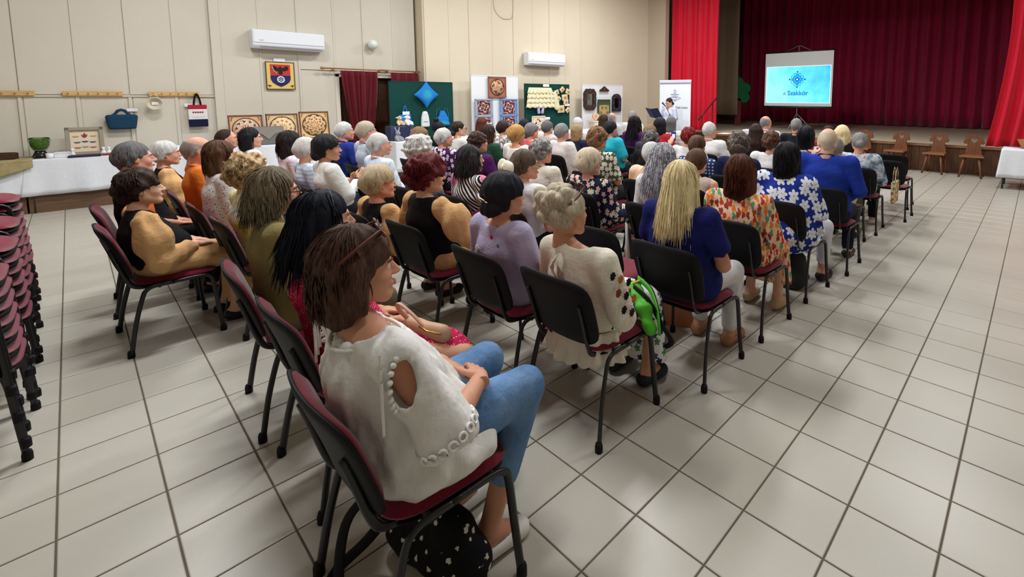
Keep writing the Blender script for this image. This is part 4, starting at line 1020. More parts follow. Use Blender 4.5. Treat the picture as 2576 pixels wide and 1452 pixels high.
pp(16, 2, 'sandy grey haired man in a pale grey polo shirt', 'short', ((150, 134, 112), (204, 192, 172)), .006, (188, 198, 212), .8, None, {'collar': True, 'collar_mat': cloth('stripeh', (60, 80, 120), (220, 224, 228), s=1.6)}, sex='m', fat=1.05, hy=.15, skin=2)
pp(17, 1, 'white haired man in a white finely striped shirt', 'short', WHT, .0, cloth('stripev', (214, 222, 232), (196, 208, 224), s=.7), 1, None, COLr, sex='m', fat=1.1, hy=.25, skin=2)
pp(18, 1, 'woman with fluffy white curls and slate blue top', 'curly', WHT, .03, (92, 104, 124), .8, None, hy=.2, fat=1.05)
pp(19, 0, 'short ash blonde woman in a folk vest beside the redhead', 'short', ((150, 124, 92), (224, 206, 172)), .022, BLACK, 1.7, SK(OCHM, .2), VEST, fat=1.1, hy=.25, skin=2)
pp(20, 0, 'woman with curly dark red hair, folk vest and ochre sleeves', 'curly', ((56, 12, 14), (112, 30, 30)), .036, BLACK, 1.85, SK(OCHM, .12), VEST, fat=1.05, hy=.3, arms=('lap', 'out'), extra=[earring(1), bracelet(1, S((226, 224, 220)))])
pp(21, 2, 'woman with light brown hair and glasses behind plush toys', 'short', LBR, .016, (120, 116, 120), .8, extra=[glasses()], hy=.5)
pp(22, 2, 'woman with a black top knot in a black dress', 'topbun', BLK, .004, BLACK, .6, hy=.3)
pp(23, 1, 'woman with cropped grey hair and purple floral blouse', 'short', WHT, .004, cloth('flowers', (62, 26, 72), (222, 210, 224), (120, 60, 120), s=1.2), .8, fat=1.12, hy=.2, skin=2)
pp(24, 2, 'dark haired woman with glasses in a plain white top', 'lowbun', DBR, .0, WHITE, .8, hy=.35, extra=[glasses()])
pp(25, 0, 'woman with grey flecked black bob and pink striped top', 'flip', ((16, 14, 16), (72, 70, 72)), .004, cloth('diag', (24, 22, 26), (232, 228, 226), (214, 120, 150), s=.62), .9, fat=1.05, hy=.15)
pp(26, 1, 'woman with short dark brown hair in a plain purple top', 'curly', ((40, 26, 24), (82, 58, 50)), .012, (74, 28, 84), 1.2, fat=1.15, hy=.1, skin=2)
pp(27, 1, 'woman with dark bob in a bottle green top', 'bob', DBR, .008, (34, 70, 50), .9, fat=1.1, hy=.05)
pp(28, 2, 'woman with long straight auburn hair before the white board', 'long', RBR, .0, (150, 60, 60), .6)
pp(29, 2, 'woman with short dark hair in black and white leaf print', 'short', DBR, .01, cloth('blotch', (230, 228, 226), (232, 230, 228), (30, 32, 44), (228, 226, 224), s=2.2), .8, hy=.15)
pp(30, 1, 'woman with short golden hair and a bare tanned neckline', 'short', ((140, 92, 44), (220, 178, 104)), .018, (230, 226, 218), .4, None, {'neck': 1.7}, skin=1, hy=.1)
pp(31, 2, 'woman with short grey hair in a coral pink top', 'short', ((84, 82, 84), (146, 142, 142)), .014, (236, 96, 108), .7, hy=.1)
pp(32, 2, 'dark haired head low in front of the green board', 'short', BLK, .01, (60, 60, 70), .8)
pp(33, 2, 'woman with grey hair and beige zigzag blouse', 'short', SLT, .012, cloth('swirl', (196, 184, 172), (226, 220, 212), (150, 136, 128), s=2.4), .8)
pp(34, 2, 'woman with short grey hair in a loose white blouse', 'short', GRY, .012, (226, 218, 214), 1.2, None, {'loose': .02}, fat=1.1, hy=.15, skin=2)
def dress_sprig(o, MH, arms, zs, ys, top):
    for (x, z, r, c) in ((-.06, zs-.1, .017, (236, 232, 236)), (-.09, zs-.19, .02, (172, 30, 70)), (-.06, zs-.2, .014, (172, 30, 70)), (.08, zs-.01, .012, (172, 30, 70)), (.13, zs-.05, .011, (120, 130, 170)), (.05, zs-.24, .018, (172, 30, 70)), (-.07, zs-.125, .011, (236, 232, 236))):
        P = [tube_np([(x+r*.55*cos(t)+r*.42*cos(u), ys-.126+.012*abs(x)/.1, z+r*.55*sin(t)+r*.42*sin(u)) for u in np.linspace(0, 2*pi, 8)], .0028, 5) for t in np.linspace(0, 2*pi, 6)[:-1]]
        V, Q, _ = join(*P); obj_np('embroidered_flower', V, Q, [S(c)], top)
pp(35, 0, 'woman with black hair held by a gold clip, lilac dress', 'lowbun', ((8, 8, 14), (34, 34, 44)), .022, (176, 168, 196), .75, SK(S((176, 168, 196)), .34), {'neck': 1.4}, hy=.15, skin=1, hx=.03, shoes=plain('red_black_shoe', (60, 18, 22), .5), extra=[clip, dress_sprig])
pp(36, 0, 'woman with cream bow, glasses and white t-shirt', 'short', ((60, 48, 40), (118, 98, 82)), .006, (228, 228, 230), .7, hy=.3, skin=2, extra=[bow, glasses(plain('green_frame', (120, 132, 60), .4))])
pp(37, 1, 'woman with wavy grey hair in a cream shirt jacket', 'curly', GRY, .018, (222, 216, 200), 1.9, None, {'loose': .025, 'collar': True}, fat=1.1, hy=.2, skin=2)
def ruffle(o, MH, arms, zs, ys, top):
    def fn(u, v):
        a = -2.6+5.2*u; w = 1+.07*sin(u*95)*v+.05*sin(u*41)*v
        return (.19*w*sin(a)*(1+.22*v), .19-.15*w*cos(a)*(1+.25*v), .50-.15*v)
    r = MB().grid(150, 7, fn).build('ruffle', S((226, 218, 200)), top); m = r.modifiers.new('cloth', 'SOLIDIFY'); m.thickness = .004
    P = [tube_np([(-.02+s*.035*sin(t*2.6), ys-.105-.02*sin(t*3), zs+.03-.13*t) for t in np.linspace(0, 1, 8)], [.008, .014, .016, .014, .012, .012, .01, .006], 6, .5) for s in (-1, 1, .3)]
    V, Q, _ = join(*P); obj_np('neck_tie', V, Q, [S((230, 224, 208))], top)
    for i, c in enumerate(((30, 26, 30), (196, 128, 60), (30, 26, 30), (140, 60, 60), (30, 26, 30), (196, 128, 60), (30, 26, 30), (60, 40, 40))):
        A, E, W = arms[1][:3]; t = .12+.1*i; p = A+(E-A)*t+np.array((.077, -.03+.045*(i % 3-.5), 0)); V, Q, _ = join(*[tube_np([p+np.array((.004, .02*cos(u)*cos(q)-.005*sin(u)*sin(q), .02*cos(u)*sin(q)+.005*sin(u)*cos(q))) for u in np.linspace(0, 2*pi, 9)], .003, 5) for q in (0, .785, 1.57, 2.355)]); obj_np('embroidered_flower', V, Q, [S(c)], top)
pp(38, 0, 'woman with ash blonde updo in a cream ruffled blouse', 'updo', ASH, .012, cloth('dots', (222, 214, 196), (232, 226, 212), s=.9), 1.15, SK(cloth('flowers', (232, 230, 226), (60, 84, 120), (214, 150, 120), (90, 140, 90), (40, 44, 70), s=1.5), .14), {'puff': .0, 'loose': .02, 'neck': 1.1, 'hem': .5}, hy=.2, hx=-.09, skin=1, fat=1.02, shoes=plain('navy_cloth_shoe', (34, 38, 48), .7), extra=[sunglasses_up(M_BRNF, .03), ruffle, earring(1)])
pp(39, 2, 'woman with dark blonde bob and navy top, yellow strap', 'bob', ((120, 94, 62), (184, 154, 108)), .004, (34, 34, 60), .6, hy=.05)
pp(40, 2, 'woman with pale silver bob in a white top', 'bob', WHT, .004, (228, 218, 220), .8)
pp(41, 1, 'woman with brown curls and olive leaf print blouse', 'curly', ((92, 62, 40), (160, 118, 84)), .026, cloth('hibiscus', (70, 74, 54), (214, 214, 200), (160, 160, 140), s=1.5), .9, fat=1.22, hy=.1, skin=1)
pp(42, 0, 'woman with pale blonde bob and navy floral dress', 'short', ((172, 152, 118), (234, 222, 196)), .026, cloth('flowers', (26, 28, 52), (216, 168, 160), (230, 210, 190), (196, 196, 170), s=1.3), 1.0, SK(cloth('flowers', (26, 28, 52), (216, 168, 160), (230, 210, 190), (196, 196, 170), s=1.3), .3), {'loose': .015}, fat=1.15, hy=.1, skin=2)
pp(43, 2, 'woman with short black hair in a turquoise top', 'short', BLK, .012, (40, 176, 196), .9, fat=1.2, hy=.2, skin=2)
pp(44, 2, 'bald man in a pale grey shirt near the wall boards', 'bald', GRY, 0, (196, 198, 202), .9, None, COLr, sex='m', hy=.1, skin=2)
pp(45, 2, 'woman with straight dark hair beside the bald man', 'long', DBR, .0, (80, 60, 66), .8)
pp(46, 2, 'grey haired man in a white shirt in the front row', 'short', GRY, .002, (222, 220, 214), .9, None, COLr, sex='m', skin=2)
pp(47, 1, 'woman with long wavy black hair and purple top', 'longcurl', ((16, 10, 16), (44, 30, 42)), .016, (88, 32, 104), .8)
pp(48, 2, 'woman with black hair and a red collar', 'bob', BLK, .01, (176, 44, 56), .8)
def phone_arm(S_, s): return S_+(s*.06, .12, -.2), np.array((.17, .40, 1.0)), (.0, .5, .8), (-.3, .8, 0)
pp(49, 2, 'woman with light brown hair and charcoal top holding up a phone', 'short', LBR, .01, (62, 62, 70), .8, arms=('lap', phone_arm))
pp(50, 2, 'woman with dark grey bob and beige striped top near the speaker', 'bob', SLT, .004, cloth('stripeh', (208, 200, 186), (232, 228, 220), s=.35), .8, hy=.1)
pp(51, 1, 'woman with grey curls in a plain black top', 'curly', SLT, .016, BLACK, .8, fat=1.1, skin=2)
pp(52, 1, 'woman with short wine red hair in a white top', 'curly', RED, .014, (230, 226, 224), .9, fat=1.1)
pp(53, 2, 'white haired man in a white shirt by the projector table', 'short', WHT, .004, (228, 228, 226), .9, None, COLr, sex='m', fat=1.1, hy=.35, skin=2)
pp(54, 1, 'woman with cropped brown hair and blue white patterned top', 'crop', BR, .01, cloth('check', (44, 66, 116), (206, 212, 222), s=.7), .9, hy=.1, skin=2)
pp(55, 0, 'woman with long wavy grey hair in a white t-shirt', 'longcurl', ((104, 102, 106), (226, 225, 234)), .014, (230, 230, 230), .8, hy=-.05)
pp(56, 2, 'woman in a peach floral blouse hidden behind long grey hair', 'short', WHT, .01, cloth('blotch', (236, 188, 150), (240, 204, 172), (214, 148, 104), s=1.2), 1.2, fat=1.15)
pp(57, 1, 'woman with short brown hair and bare shoulders', 'short', BR, .014, (206, 182, 170), .0, fat=1.1, skin=0)
def strap(o, MH, arms, zs, ys, top):
    V, Q = tube_np([(-.06, ys+.02, zs+.07), (-.075, ys-.075, zs+.03), (-.06, ys-.115, zs-.1), (.0, ys-.125, zs-.3), (.12, ys-.06, zs-.42), (.2, ys+.05, zs-.44)], .009, 6, .4, (1, 0, 0)); obj_np('bag_strap', V, Q, [plain('grey_strap', (58, 60, 68), .7)], top)
pp(58, 0, 'woman with long blonde hair in a navy blue top', 'long', PBL, .012, (24, 30, 92), .6, TR((222, 220, 224), .14), {'loose': .02, 'hem': .46}, fat=1.2, hy=-.05, skin=1, shoes=plain('tan_sandal', (172, 122, 86), .6), extra=[strap])
pp(59, 1, 'woman with frizzy dark grey curls in a navy top', 'curly', ((52, 44, 42), (132, 118, 108)), .034, (28, 34, 70), .9, hy=-.1)
LEAF = cloth('drops', (236, 196, 166), (196, 66, 40), (230, 214, 190), (96, 150, 110), (226, 130, 50), (150, 60, 40), s=2.0)
pp(60, 0, 'woman with auburn bob in a peach leaf print dress', 'bob', ((44, 18, 12), (104, 52, 32)), .018, LEAF, 1.2, SK(LEAF, .2), {'loose': .015}, fat=1.12, hy=-.15, shoes=plain('beige_sandal', (196, 170, 130), .6))
pp(61, 1, 'woman with wavy brown hair in a white top near the aisle', 'curly', BR, .02, (230, 230, 226), .9, hy=-.1)
pp(62, 2, 'woman with long dark hair and black jacket', 'long', DBR, .0, BLACK, 1.5, hy=-.1)
pp(63, 2, 'balding man in a white shirt near the stage', 'bald', GRY, 0, (224, 226, 230), .9, None, COLr, sex='m', hy=.3, skin=2)
pp(64, 2, 'short grey haired man in a dark suit jacket', 'short', GRY, .0, (26, 28, 36), 2, None, COLr, sex='m', hy=.1, skin=2)
pp(65, 1, 'woman with wavy black hair and red white swirl blouse', 'bob', ((10, 10, 16), (30, 32, 46)), .018, cloth('swirl', (228, 214, 204), (180, 44, 40), (236, 230, 222), s=1.0), .9, hy=-.05)
HIB = cloth('hibiscus', (30, 52, 146), (226, 230, 236), (150, 170, 210), s=.85)
pp(66, 0, 'woman with black bob in a blue hibiscus print shirt', 'bob', ((10, 10, 14), (38, 36, 42)), .014, HIB, 1.0, TR((218, 218, 232), .2), {'loose': .05, 'hem': .4}, fat=1.28, hy=-.1, legs='wide', skin=2, shoes=plain('black_white_sandal', (40, 30, 34), .6))
pp(67, 2, 'woman with a high brown ponytail in the front rows', 'pony', DBR, .004, (150, 60, 60), .8, hy=.2)
pp(68, 2, 'woman with blonde bob and black top before the stage', 'bob', PBL, .01, BLACK, .9, hy=.1)
pp(69, 0, 'bald man in a royal blue shirt', 'bald', ((200, 176, 150), (226, 206, 182)), -.002, (34, 58, 156), 2, TR((26, 30, 56)), {'collar': True, 'collar_mat': S((28, 60, 120))}, sex='m', fat=1.25, hy=-.1, skin=0)
pp(70, 1, 'woman with a grey low bun and blue tie-dye blouse', 'bun', GRY, .004, cloth('blotch', (44, 56, 84), (120, 140, 166), (206, 208, 216), (150, 100, 120), s=1.3), 1.2, TR((24, 24, 28)), {'loose': .02}, fat=1.1, hy=-.3, skin=2, shoes=plain('white_shoe', (220, 216, 208), .6), extra=[glasses()])
pp(73, 2, 'person in a pale yellow green jacket behind the blue shirt', 'short', GRY, .004, (206, 220, 150), 2, TR((80, 84, 60)), {'loose': .02}, fat=1.2)

GROUPROW = 'burgundy stacking chairs of the audience'
for d in PEOPLE:
    x, y, z = POS[d['n']]; who = d['who']; hv = d['hair'][3]
    d['T'] = z-(max(0, hv)+.012 if d['hair'][0] not in ('bald', 'buzz', 'updo', 'topbun') else {'updo': .05, 'topbun': .07}.get(d['hair'][0], 0))
    r = random.Random(d['n']); rz = r.uniform(-.06, .06)+d.get('rz', 0)
    person(d, (x, y, 0), rz, who)
    chair(x, y, rz, 'burgundy chair under the '+' '.join(who.split()[:12]).rstrip(','), GROUPROW)
for (x, y, rz, lab) in ((-2.17, 2.29, .05, 'empty burgundy chair beside the woman with long blonde hair'), (-1.5, 7.37, 0, 'empty burgundy chair holding the floral tote at the aisle'),
                        (-1.62, 8.2, .03, 'empty burgundy chair nearest the stage at the aisle')):
    chair(x, y, rz, lab, GROUPROW)
# ================================================================ THINGS IN THE HALL
from mathutils.geometry import tessellate_polygon
def prism_holes(b, outer, holes, d0, d1, axis='x', mi=0):
    """extruded outline with holes; 2D points are (y,z) for axis x, (x,z) for axis y"""
    def mk(a, c, d): return (d, a, c) if axis == 'x' else (a, d, c) if axis == 'y' else (a, c, d)
    loops = [outer]+list(holes); flat = [p for l in loops for p in l]; n = len(flat)
    tris = tessellate_polygon([[Vector((p[0], p[1], 0)) for p in l] for l in loops])
    vs = [mk(*p, d0) for p in flat]+[mk(*p, d1) for p in flat]; fs = [tuple(t) for t in tris]+[tuple(i+n for i in t[::-1]) for t in tris]
    k = 0
    for l in loops:
        m = len(l); fs += [(k+i, k+(i+1) % m, n+k+(i+1) % m, n+k+i) for i in range(m)]; k += m
    b.add(vs, fs, mi); return b
def fixn(o):
    bm = bmesh.new(); bm.from_mesh(o.data); bmesh.ops.recalc_face_normals(bm, faces=bm.faces); bm.to_mesh(o.data); bm.free(); return o
def heart_pts(s, cx=0, cz=0, n=28):
    P = []
    for i in range(n):
        t = 2*pi*i/n; P.append((cx+s*16*sin(t)**3/32, cz+s*(13*cos(t)-5*cos(2*t)-2*cos(3*t)-cos(4*t))/32))
    return P
def text_obj(txt, size, mat, parent, M, name='lettering', extrude=.002, bold=0, align='CENTER', sx=1.0):
    cu = bpy.data.curves.new(name, 'FONT'); cu.body = txt; cu.size = size; cu.align_x = align; cu.align_y = 'CENTER'; cu.extrude = extrude; cu.offset = bold
    t = bpy.data.objects.new(name, cu); COL.objects.link(t); dg = bpy.context.evaluated_depsgraph_get(); dg.update()
    me = bpy.data.meshes.new_from_object(t.evaluated_get(dg)); bpy.data.objects.remove(t)
    me.materials.clear(); me.materials.append(mat); o = bpy.data.objects.new(name, me); link(o, parent); o.matrix_local = M @ Matrix.Diagonal((sx, 1, 1, 1)); return o
# board-plane frame: local x out of the wall, y along it, z up.  Letters face +x
FACE_X = Matrix(((0, 0, 1, 0), (1, 0, 0, 0), (0, 1, 0, 0), (0, 0, 0, 1)))
def on_wall(name, p0, p1, rot, label, cat, group=None):
    """Empty at bottom centre between two wall points (x,y,z) upper-near and lower-far; returns empty, width, height"""
    c = ((p0[0]+p1[0])/2, (p0[1]+p1[1])/2, min(p0[2], p1[2])); w_ = math.hypot(p1[0]-p0[0], p1[1]-p0[1]) if rot else abs(p1[1]-p0[1])
    return empty(name, c, rot, label, cat, group), w_, abs(p0[2]-p1[2])
def rosette(name, bg, c1, c2, k=8, fr=26, edge=None):
    """round folk ornament in the local y-z plane, centre at origin"""
    if name in MATS: return MATS[name]
    t = NT(name, .8, .15); x, y, z = t.sep(t.obj())
    r = t.math('SQRT', t.math('ADD', t.math('MULTIPLY', y, y), t.math('MULTIPLY', z, z))); th = t.math('ARCTAN2', z, y)
    f = t.math('ADD', t.math('SINE', t.math('MULTIPLY', th, k)), t.math('SINE', t.math('MULTIPLY', r, fr*2)))
    f = t.math('ADD', f, t.math('MULTIPLY', t.math('SINE', t.math('ADD', t.math('MULTIPLY', th, k*2), t.math('MULTIPLY', r, fr*4))), .6))
    f = t.math('MULTIPLY_ADD', f, .2, .5)
    col = t.ramp(f, [(0, srgb(*c2)), (.28, srgb(*bg)), (.68, srgb(*c1)), (.82, srgb(*bg))], 'CONSTANT'); t.color(col); t.bump(f, .2, .004)
    MATS[name] = t.mat; return t.mat
M_FRAME = wood('picture_frame_brown', (96, 58, 38), (128, 82, 54), 'y', 5)
def framed_round(p0, p1, tilt, label, bg, c1, c2, seed):
    e, w_, h = on_wall('framed_embroidery', p0, p1, 0, label, 'picture', 'framed round embroideries leaning above the display table'); e.rotation_euler = (0, -tilt, 0)
    h = w_*1.02; b = MB(); f = .022
    b.box(0, .03, -w_/2, w_/2, 0, f).box(0, .03, -w_/2, w_/2, h-f, h).box(0, .03, -w_/2, -w_/2+f, 0, h).box(0, .03, w_/2-f, w_/2, 0, h)
    b.build('frame', M_FRAME, e, .003)
    box('backing', 0, .012, -w_/2+f, w_/2-f, f, h-f, cloth('blotch', bg, tuple(min(255, v+14) for v in bg), s=2), e)
    R = w_*.4
    d = MB().lathe([(0, .014), (R, .014), (R, .01)], 40, 0, Matrix.Rotation(pi/2, 4, 'Y')).build('medallion', rosette('rosette%d' % seed, tuple(min(255, v+22) for v in bg), c1, c2, 9+seed % 3, 34+seed*4), e); d.location = (0, 0, h/2)
    MB().tube([(.016, R*cos(a), h/2+R*sin(a)) for a in np.linspace(0, 2*pi, 41)], .006, 6).build('ring', plain('dark_cord', (66, 44, 30), .8), e)
    for sy in (-1, 1):
        for sz in (-1, 1):
            c = (w_*.4*sy, h/2+w_*.4*sz); MB().tube([(.014, c[0]-.02*sy*cos(t*3)*(1-t), c[1]-.03*sz*t+.02*sin(t*5)) for t in np.linspace(0, 1, 9)], .005, 5).build('corner_scroll', plain('dark_cord', (66, 44, 30), .8), e)
framed_round((-10.62, 1.85, 1.32), (-10.62, 2.36, .8), .12, 'brown framed round embroidery with a pale blue flower', (206, 160, 122), (150, 170, 190), (92, 60, 44), 1)
framed_round((-10.62, 2.41, 1.32), (-10.62, 2.93, .8), .12, 'brown framed round embroidery in faded cream tones', (208, 176, 132), (228, 206, 160), (150, 110, 76), 2)
framed_round((-10.62, 2.95, 1.35), (-10.62, 3.47, .83), .12, 'brown framed round embroidery with red and green flowers', (214, 170, 122), (168, 70, 52), (70, 96, 60), 3)

# ---------------------------------------------------------------- air conditioners, lamp, coat of arms
M_AC = plain('white_abs', (228, 230, 236), .35, .4); M_ACG = plain('vent_grey', (150, 152, 158), .5)
def aircon(loc, rot, L, label):
    e = empty('air_conditioner', loc, rot, label, 'air conditioner', 'wall air conditioners')
    prof = [(0, .0), (.19, 0), (.235, .05), (.25, .12), (.25, .3), (.225, .34), (0, .34)]
    b = MB(); n = len(prof); vs = [(x, y, z) for y in (-L/2, L/2) for x, z in prof]
    b.add(vs, [tuple(range(n)), tuple(range(2*n-1, n-1, -1))]+[(i, n+i, n+(i+1) % n, (i+1) % n) for i in range(n)]); b.build('body', M_AC, e, .012, 3)
    box('front_panel', .248, .258, -L/2+.02, L/2-.02, .105, .325, M_AC, e, .004)
    MB().box(-.0, .01, -L/2+.12, L/2-.05, -.035, .035, 0, Matrix.Translation((.222, 0, .052)) @ Matrix.Rotation(-.75, 4, 'Y')).build('air_flap', M_ACG, e, .002)
    box('badge', .258, .26, -L/2+.1, -L/2+.17, .14, .15, M_ACG, e)
    for s in (-.3, .3): box('bracket', 0, .03, s*L-.02, s*L+.02, .34, .36, plain('pinkish_plaster_patch', (190, 130, 110), .9), e)
aircon((XW+.036, 2.93, 2.55), 0, 1.2, 'large white split air conditioner above the coat of arms')
aircon((-10.315, 8.82, 2.5), W2R, 1.22, 'white split air conditioner above the dark green crochet board')
e = empty('wall_lamp', (XW+.03, 4.53, 2.79), 0, 'round white globe lamp on the wall above the doorway', 'lamp')
MB().lathe([(0, 0), (.07, 0), (.07, .03), (.05, .04)], 20, 0, Matrix.Rotation(pi/2, 4, 'Y')).build('base', M_AC, e); MB().ball((.12, 0, 0), .105, 20).build('globe', plain('opal_glass', (214, 222, 216), .25, .5), e)

e = empty('coat_of_arms', (XW+.035, 2.79, 1.79), 0, 'yellow plaque with red and blue shield, black eagle and white wheel', 'plaque')
box('plate', 0, .02, -.24, .24, 0, .53, plain('plaque_yellow', (222, 190, 112), .6, var=.08), e, .003)
b = MB(); f = .014; b.box(0, .026, -.24, .24, 0, f).box(0, .026, -.24, .24, .53-f, .53).box(0, .026, -.24, -.24+f, 0, .53).box(0, .026, .24-f, .24, 0, .53); b.build('border', plain('plaque_border', (96, 72, 36), .6), e)
sh_t = [(-.165, .27), (.165, .27), (.165, .48), (-.165, .48)]; sh_b = [(-.165, .27), (-.165, .2), (-.14, .14), (-.08, .09), (0, .05), (.08, .09), (.14, .14), (.165, .2), (.165, .27)]
fixn(MB().prism(sh_t, .02, .028, 'x').build('shield_field', plain('heraldic_red', (196, 52, 40), .6), e)); fixn(MB().prism(sh_b, .02, .028, 'x').build('shield_field', plain('heraldic_blue', (30, 34, 92), .6), e))
BLKM = plain('heraldic_black', (34, 24, 24), .7)
eagle = [(0, .45), (.02, .43), (.015, .41), (.05, .42), (.1, .455), (.13, .44), (.135, .4), (.11, .36), (.09, .375), (.075, .345), (.05, .365), (.03, .34), (.035, .3), (.0, .285)]
fixn(MB().prism(eagle+[(-y, z) for y, z in eagle[-2:0:-1]], .028, .034, 'x').build('eagle', BLKM, e))
MB().tube([(.033, -.135, .44), (.033, -.11, .36), (.033, -.06, .31)], .006, 6, flat=.4).build('sword', plain('heraldic_silver', (220, 220, 220), .4), e)
wm = plain('heraldic_white', (226, 226, 232), .6); wh = MB().tube([(.03, .055*cos(a), .19+.055*sin(a)) for a in np.linspace(0, 2*pi, 25)], .012, 8)
for k in range(6): wh.tube([(.03, .01*cos(k*pi/3), .19+.01*sin(k*pi/3)), (.03, .052*cos(k*pi/3), .19+.052*sin(k*pi/3))], .006, 6)
wh.build('wheel', wm, e); fixn(MB().prism([(-.05, .11), (.05, .11), (.03, .135), (0, .16), (-.03, .135)], .028, .036, 'x').build('mount', BLKM, e))
for s in (-1, 1):
    for (y, z, r) in ((.19, .07, .016), (.165, .065, .01), (.21, .075, .009), (.19, .04, .008)): MB().ball((.022, s*y, z), r, 8, 0, (.4, 1, 1)).build('leaf_ornament', BLKM, e)
def card(p, w_, h, label, rot=0, group='white exhibit name cards'):
    o = MB().box(0, .006, -w_/2, w_/2, -h/2, h/2).build('name_card', plain('white_card', (232, 232, 234), .6), None, .002); o.location = p; o.rotation_euler = (0, 0, rot); return tag(o, label, 'card', group)
card((XW+.03, 2.79, 2.36), .19, .07, 'small white card on the wall above the coat of arms')

# ---------------------------------------------------------------- coat racks and what hangs there
M_PINE = wood('pine_rail', (196, 152, 92), (222, 182, 120), 'y', 5)
def rack(y0, y1, label):
    e = empty('coat_rack', (XW+.04, (y0+y1)/2, 1.695), 0, label, 'coat rack', 'pine coat racks on the left wall'); L = y1-y0
    box('rail', 0, .022, -L/2, L/2, -.035, .035, M_PINE, e, .004); n = 6
    for k in range(n):
        y = -L/2+.06+(L-.12)*k/(n-1); MB().tube([(.02, y, .005), (.05, y, 0), (.07, y, .02)], .008, 8).build('peg', M_PINE, e)
rack(-1.05, -.33, 'pine coat rack cut by the left edge of the view'); rack(-.06, .59, 'empty pine coat rack with six pegs, middle of three'); rack(.89, 1.54, 'pine coat rack carrying the straw basket and the tote bag')
def sdf_obj(name, lo, hi, res, fn, mat, parent=None):
    v = Vol(lo, hi, res); fn(v); V, Q = v.mesh(); return obj_np(name, V, Q, [mat], parent)
e = empty('felt_handbag', (XW+.1, .55, 1.12), 0, 'petrol blue felt handbag with cut-out handle on the wall', 'handbag')
def fb(v):
    for z in np.linspace(.04, .2, 5): v.cap((0, -.12-.03*(z/.2), z), (0, .12+.03*(z/.2), z), .038, .038, .02)
    P = [(-.13, .21), (-.08, .24), (-.04, .3), (0, .315), (.04, .3), (.08, .24), (.13, .21)]
    for a, c in zip(P, P[1:]): v.cap((0, a[0], a[1]), (0, c[0], c[1]), .02, .02, .01)
sdf_obj('body', (-.08, -.22, -.02), (.08, .22, .36), .008, fb, plain('petrol_felt', (24, 58, 82), .95, bump=.3, bscale=120), e)
card((XW+.05, .68, 1.43), .13, .05, 'white card behind the blue felt handbag')
e = empty('straw_basket', (XW+.1, .945, 1.42), 0, 'small round white wicker basket hung on the coat rack', 'basket')
bm = MB(); M_WICK = cloth('specks', (216, 204, 180), (150, 136, 116), s=2)
for k in range(7):
    r = .05+.008*k; bm.tube([(.01+.011*k, r*cos(a), .115+r*sin(a)) for a in np.linspace(0, 2*pi, 25)], .007, 6)
bm.lathe([(0, 0), (.05, .0), (.05, .01)], 20, 0, Matrix.Translation((0, 0, .115)) @ Matrix.Rotation(pi/2, 4, 'Y')); bm.build('bowl', M_WICK, e)
MB().tube([(.06, -.06, .19), (.05, -.03, .25), (.05, 0, .265), (.05, .03, .25), (.06, .06, .19)], .007, 6).build('handle', M_WICK, e); card((XW+.12, .96, 1.535), .09, .05, 'small white card inside the wicker basket')
e = empty('tote_bag', (XW+.07, 1.5, 1.12), 0, 'red, white and navy striped tote bag with black handles', 'tote bag')
for nm, z0, z1, c in (('base_band', 0, .13, (26, 26, 58)), ('middle_band', .13, .31, (226, 224, 222)), ('top_band', .31, .385, (176, 36, 54))):
    box(nm, 0, .04, -.13+.004*(z0 > .2), .13-.004*(z0 > .2), z0, z1, cloth('solid', c), e, .008)
for x in (.004, .036): MB().tube(smooth_path([(x, -.05, .36), (x, -.035, .48), (x, 0, .575), (x, .035, .48), (x, .05, .36)], 5), .012, 6, flat=.35).build('handle', S(BLACK), e)
for k in range(5): MB().lathe([(0, .0), (.014, 0), (.014, .004), (0, .004)], 10, 0, Matrix.Translation((.04, -.062+.031*k, .255)) @ Matrix.Rotation(pi/2, 4, 'Y')).build('print_motif', plain('print_red', (150, 40, 50), .7), e)
for k in range(11): MB().box(.04, .0415, -.08+.016*k, -.07+.016*k, .17, .176).build('print_stroke', plain('print_dark', (90, 84, 90), .7), e)
card((XW+.045, 1.42, 1.5), .17, .06, 'white card behind the striped tote bag')

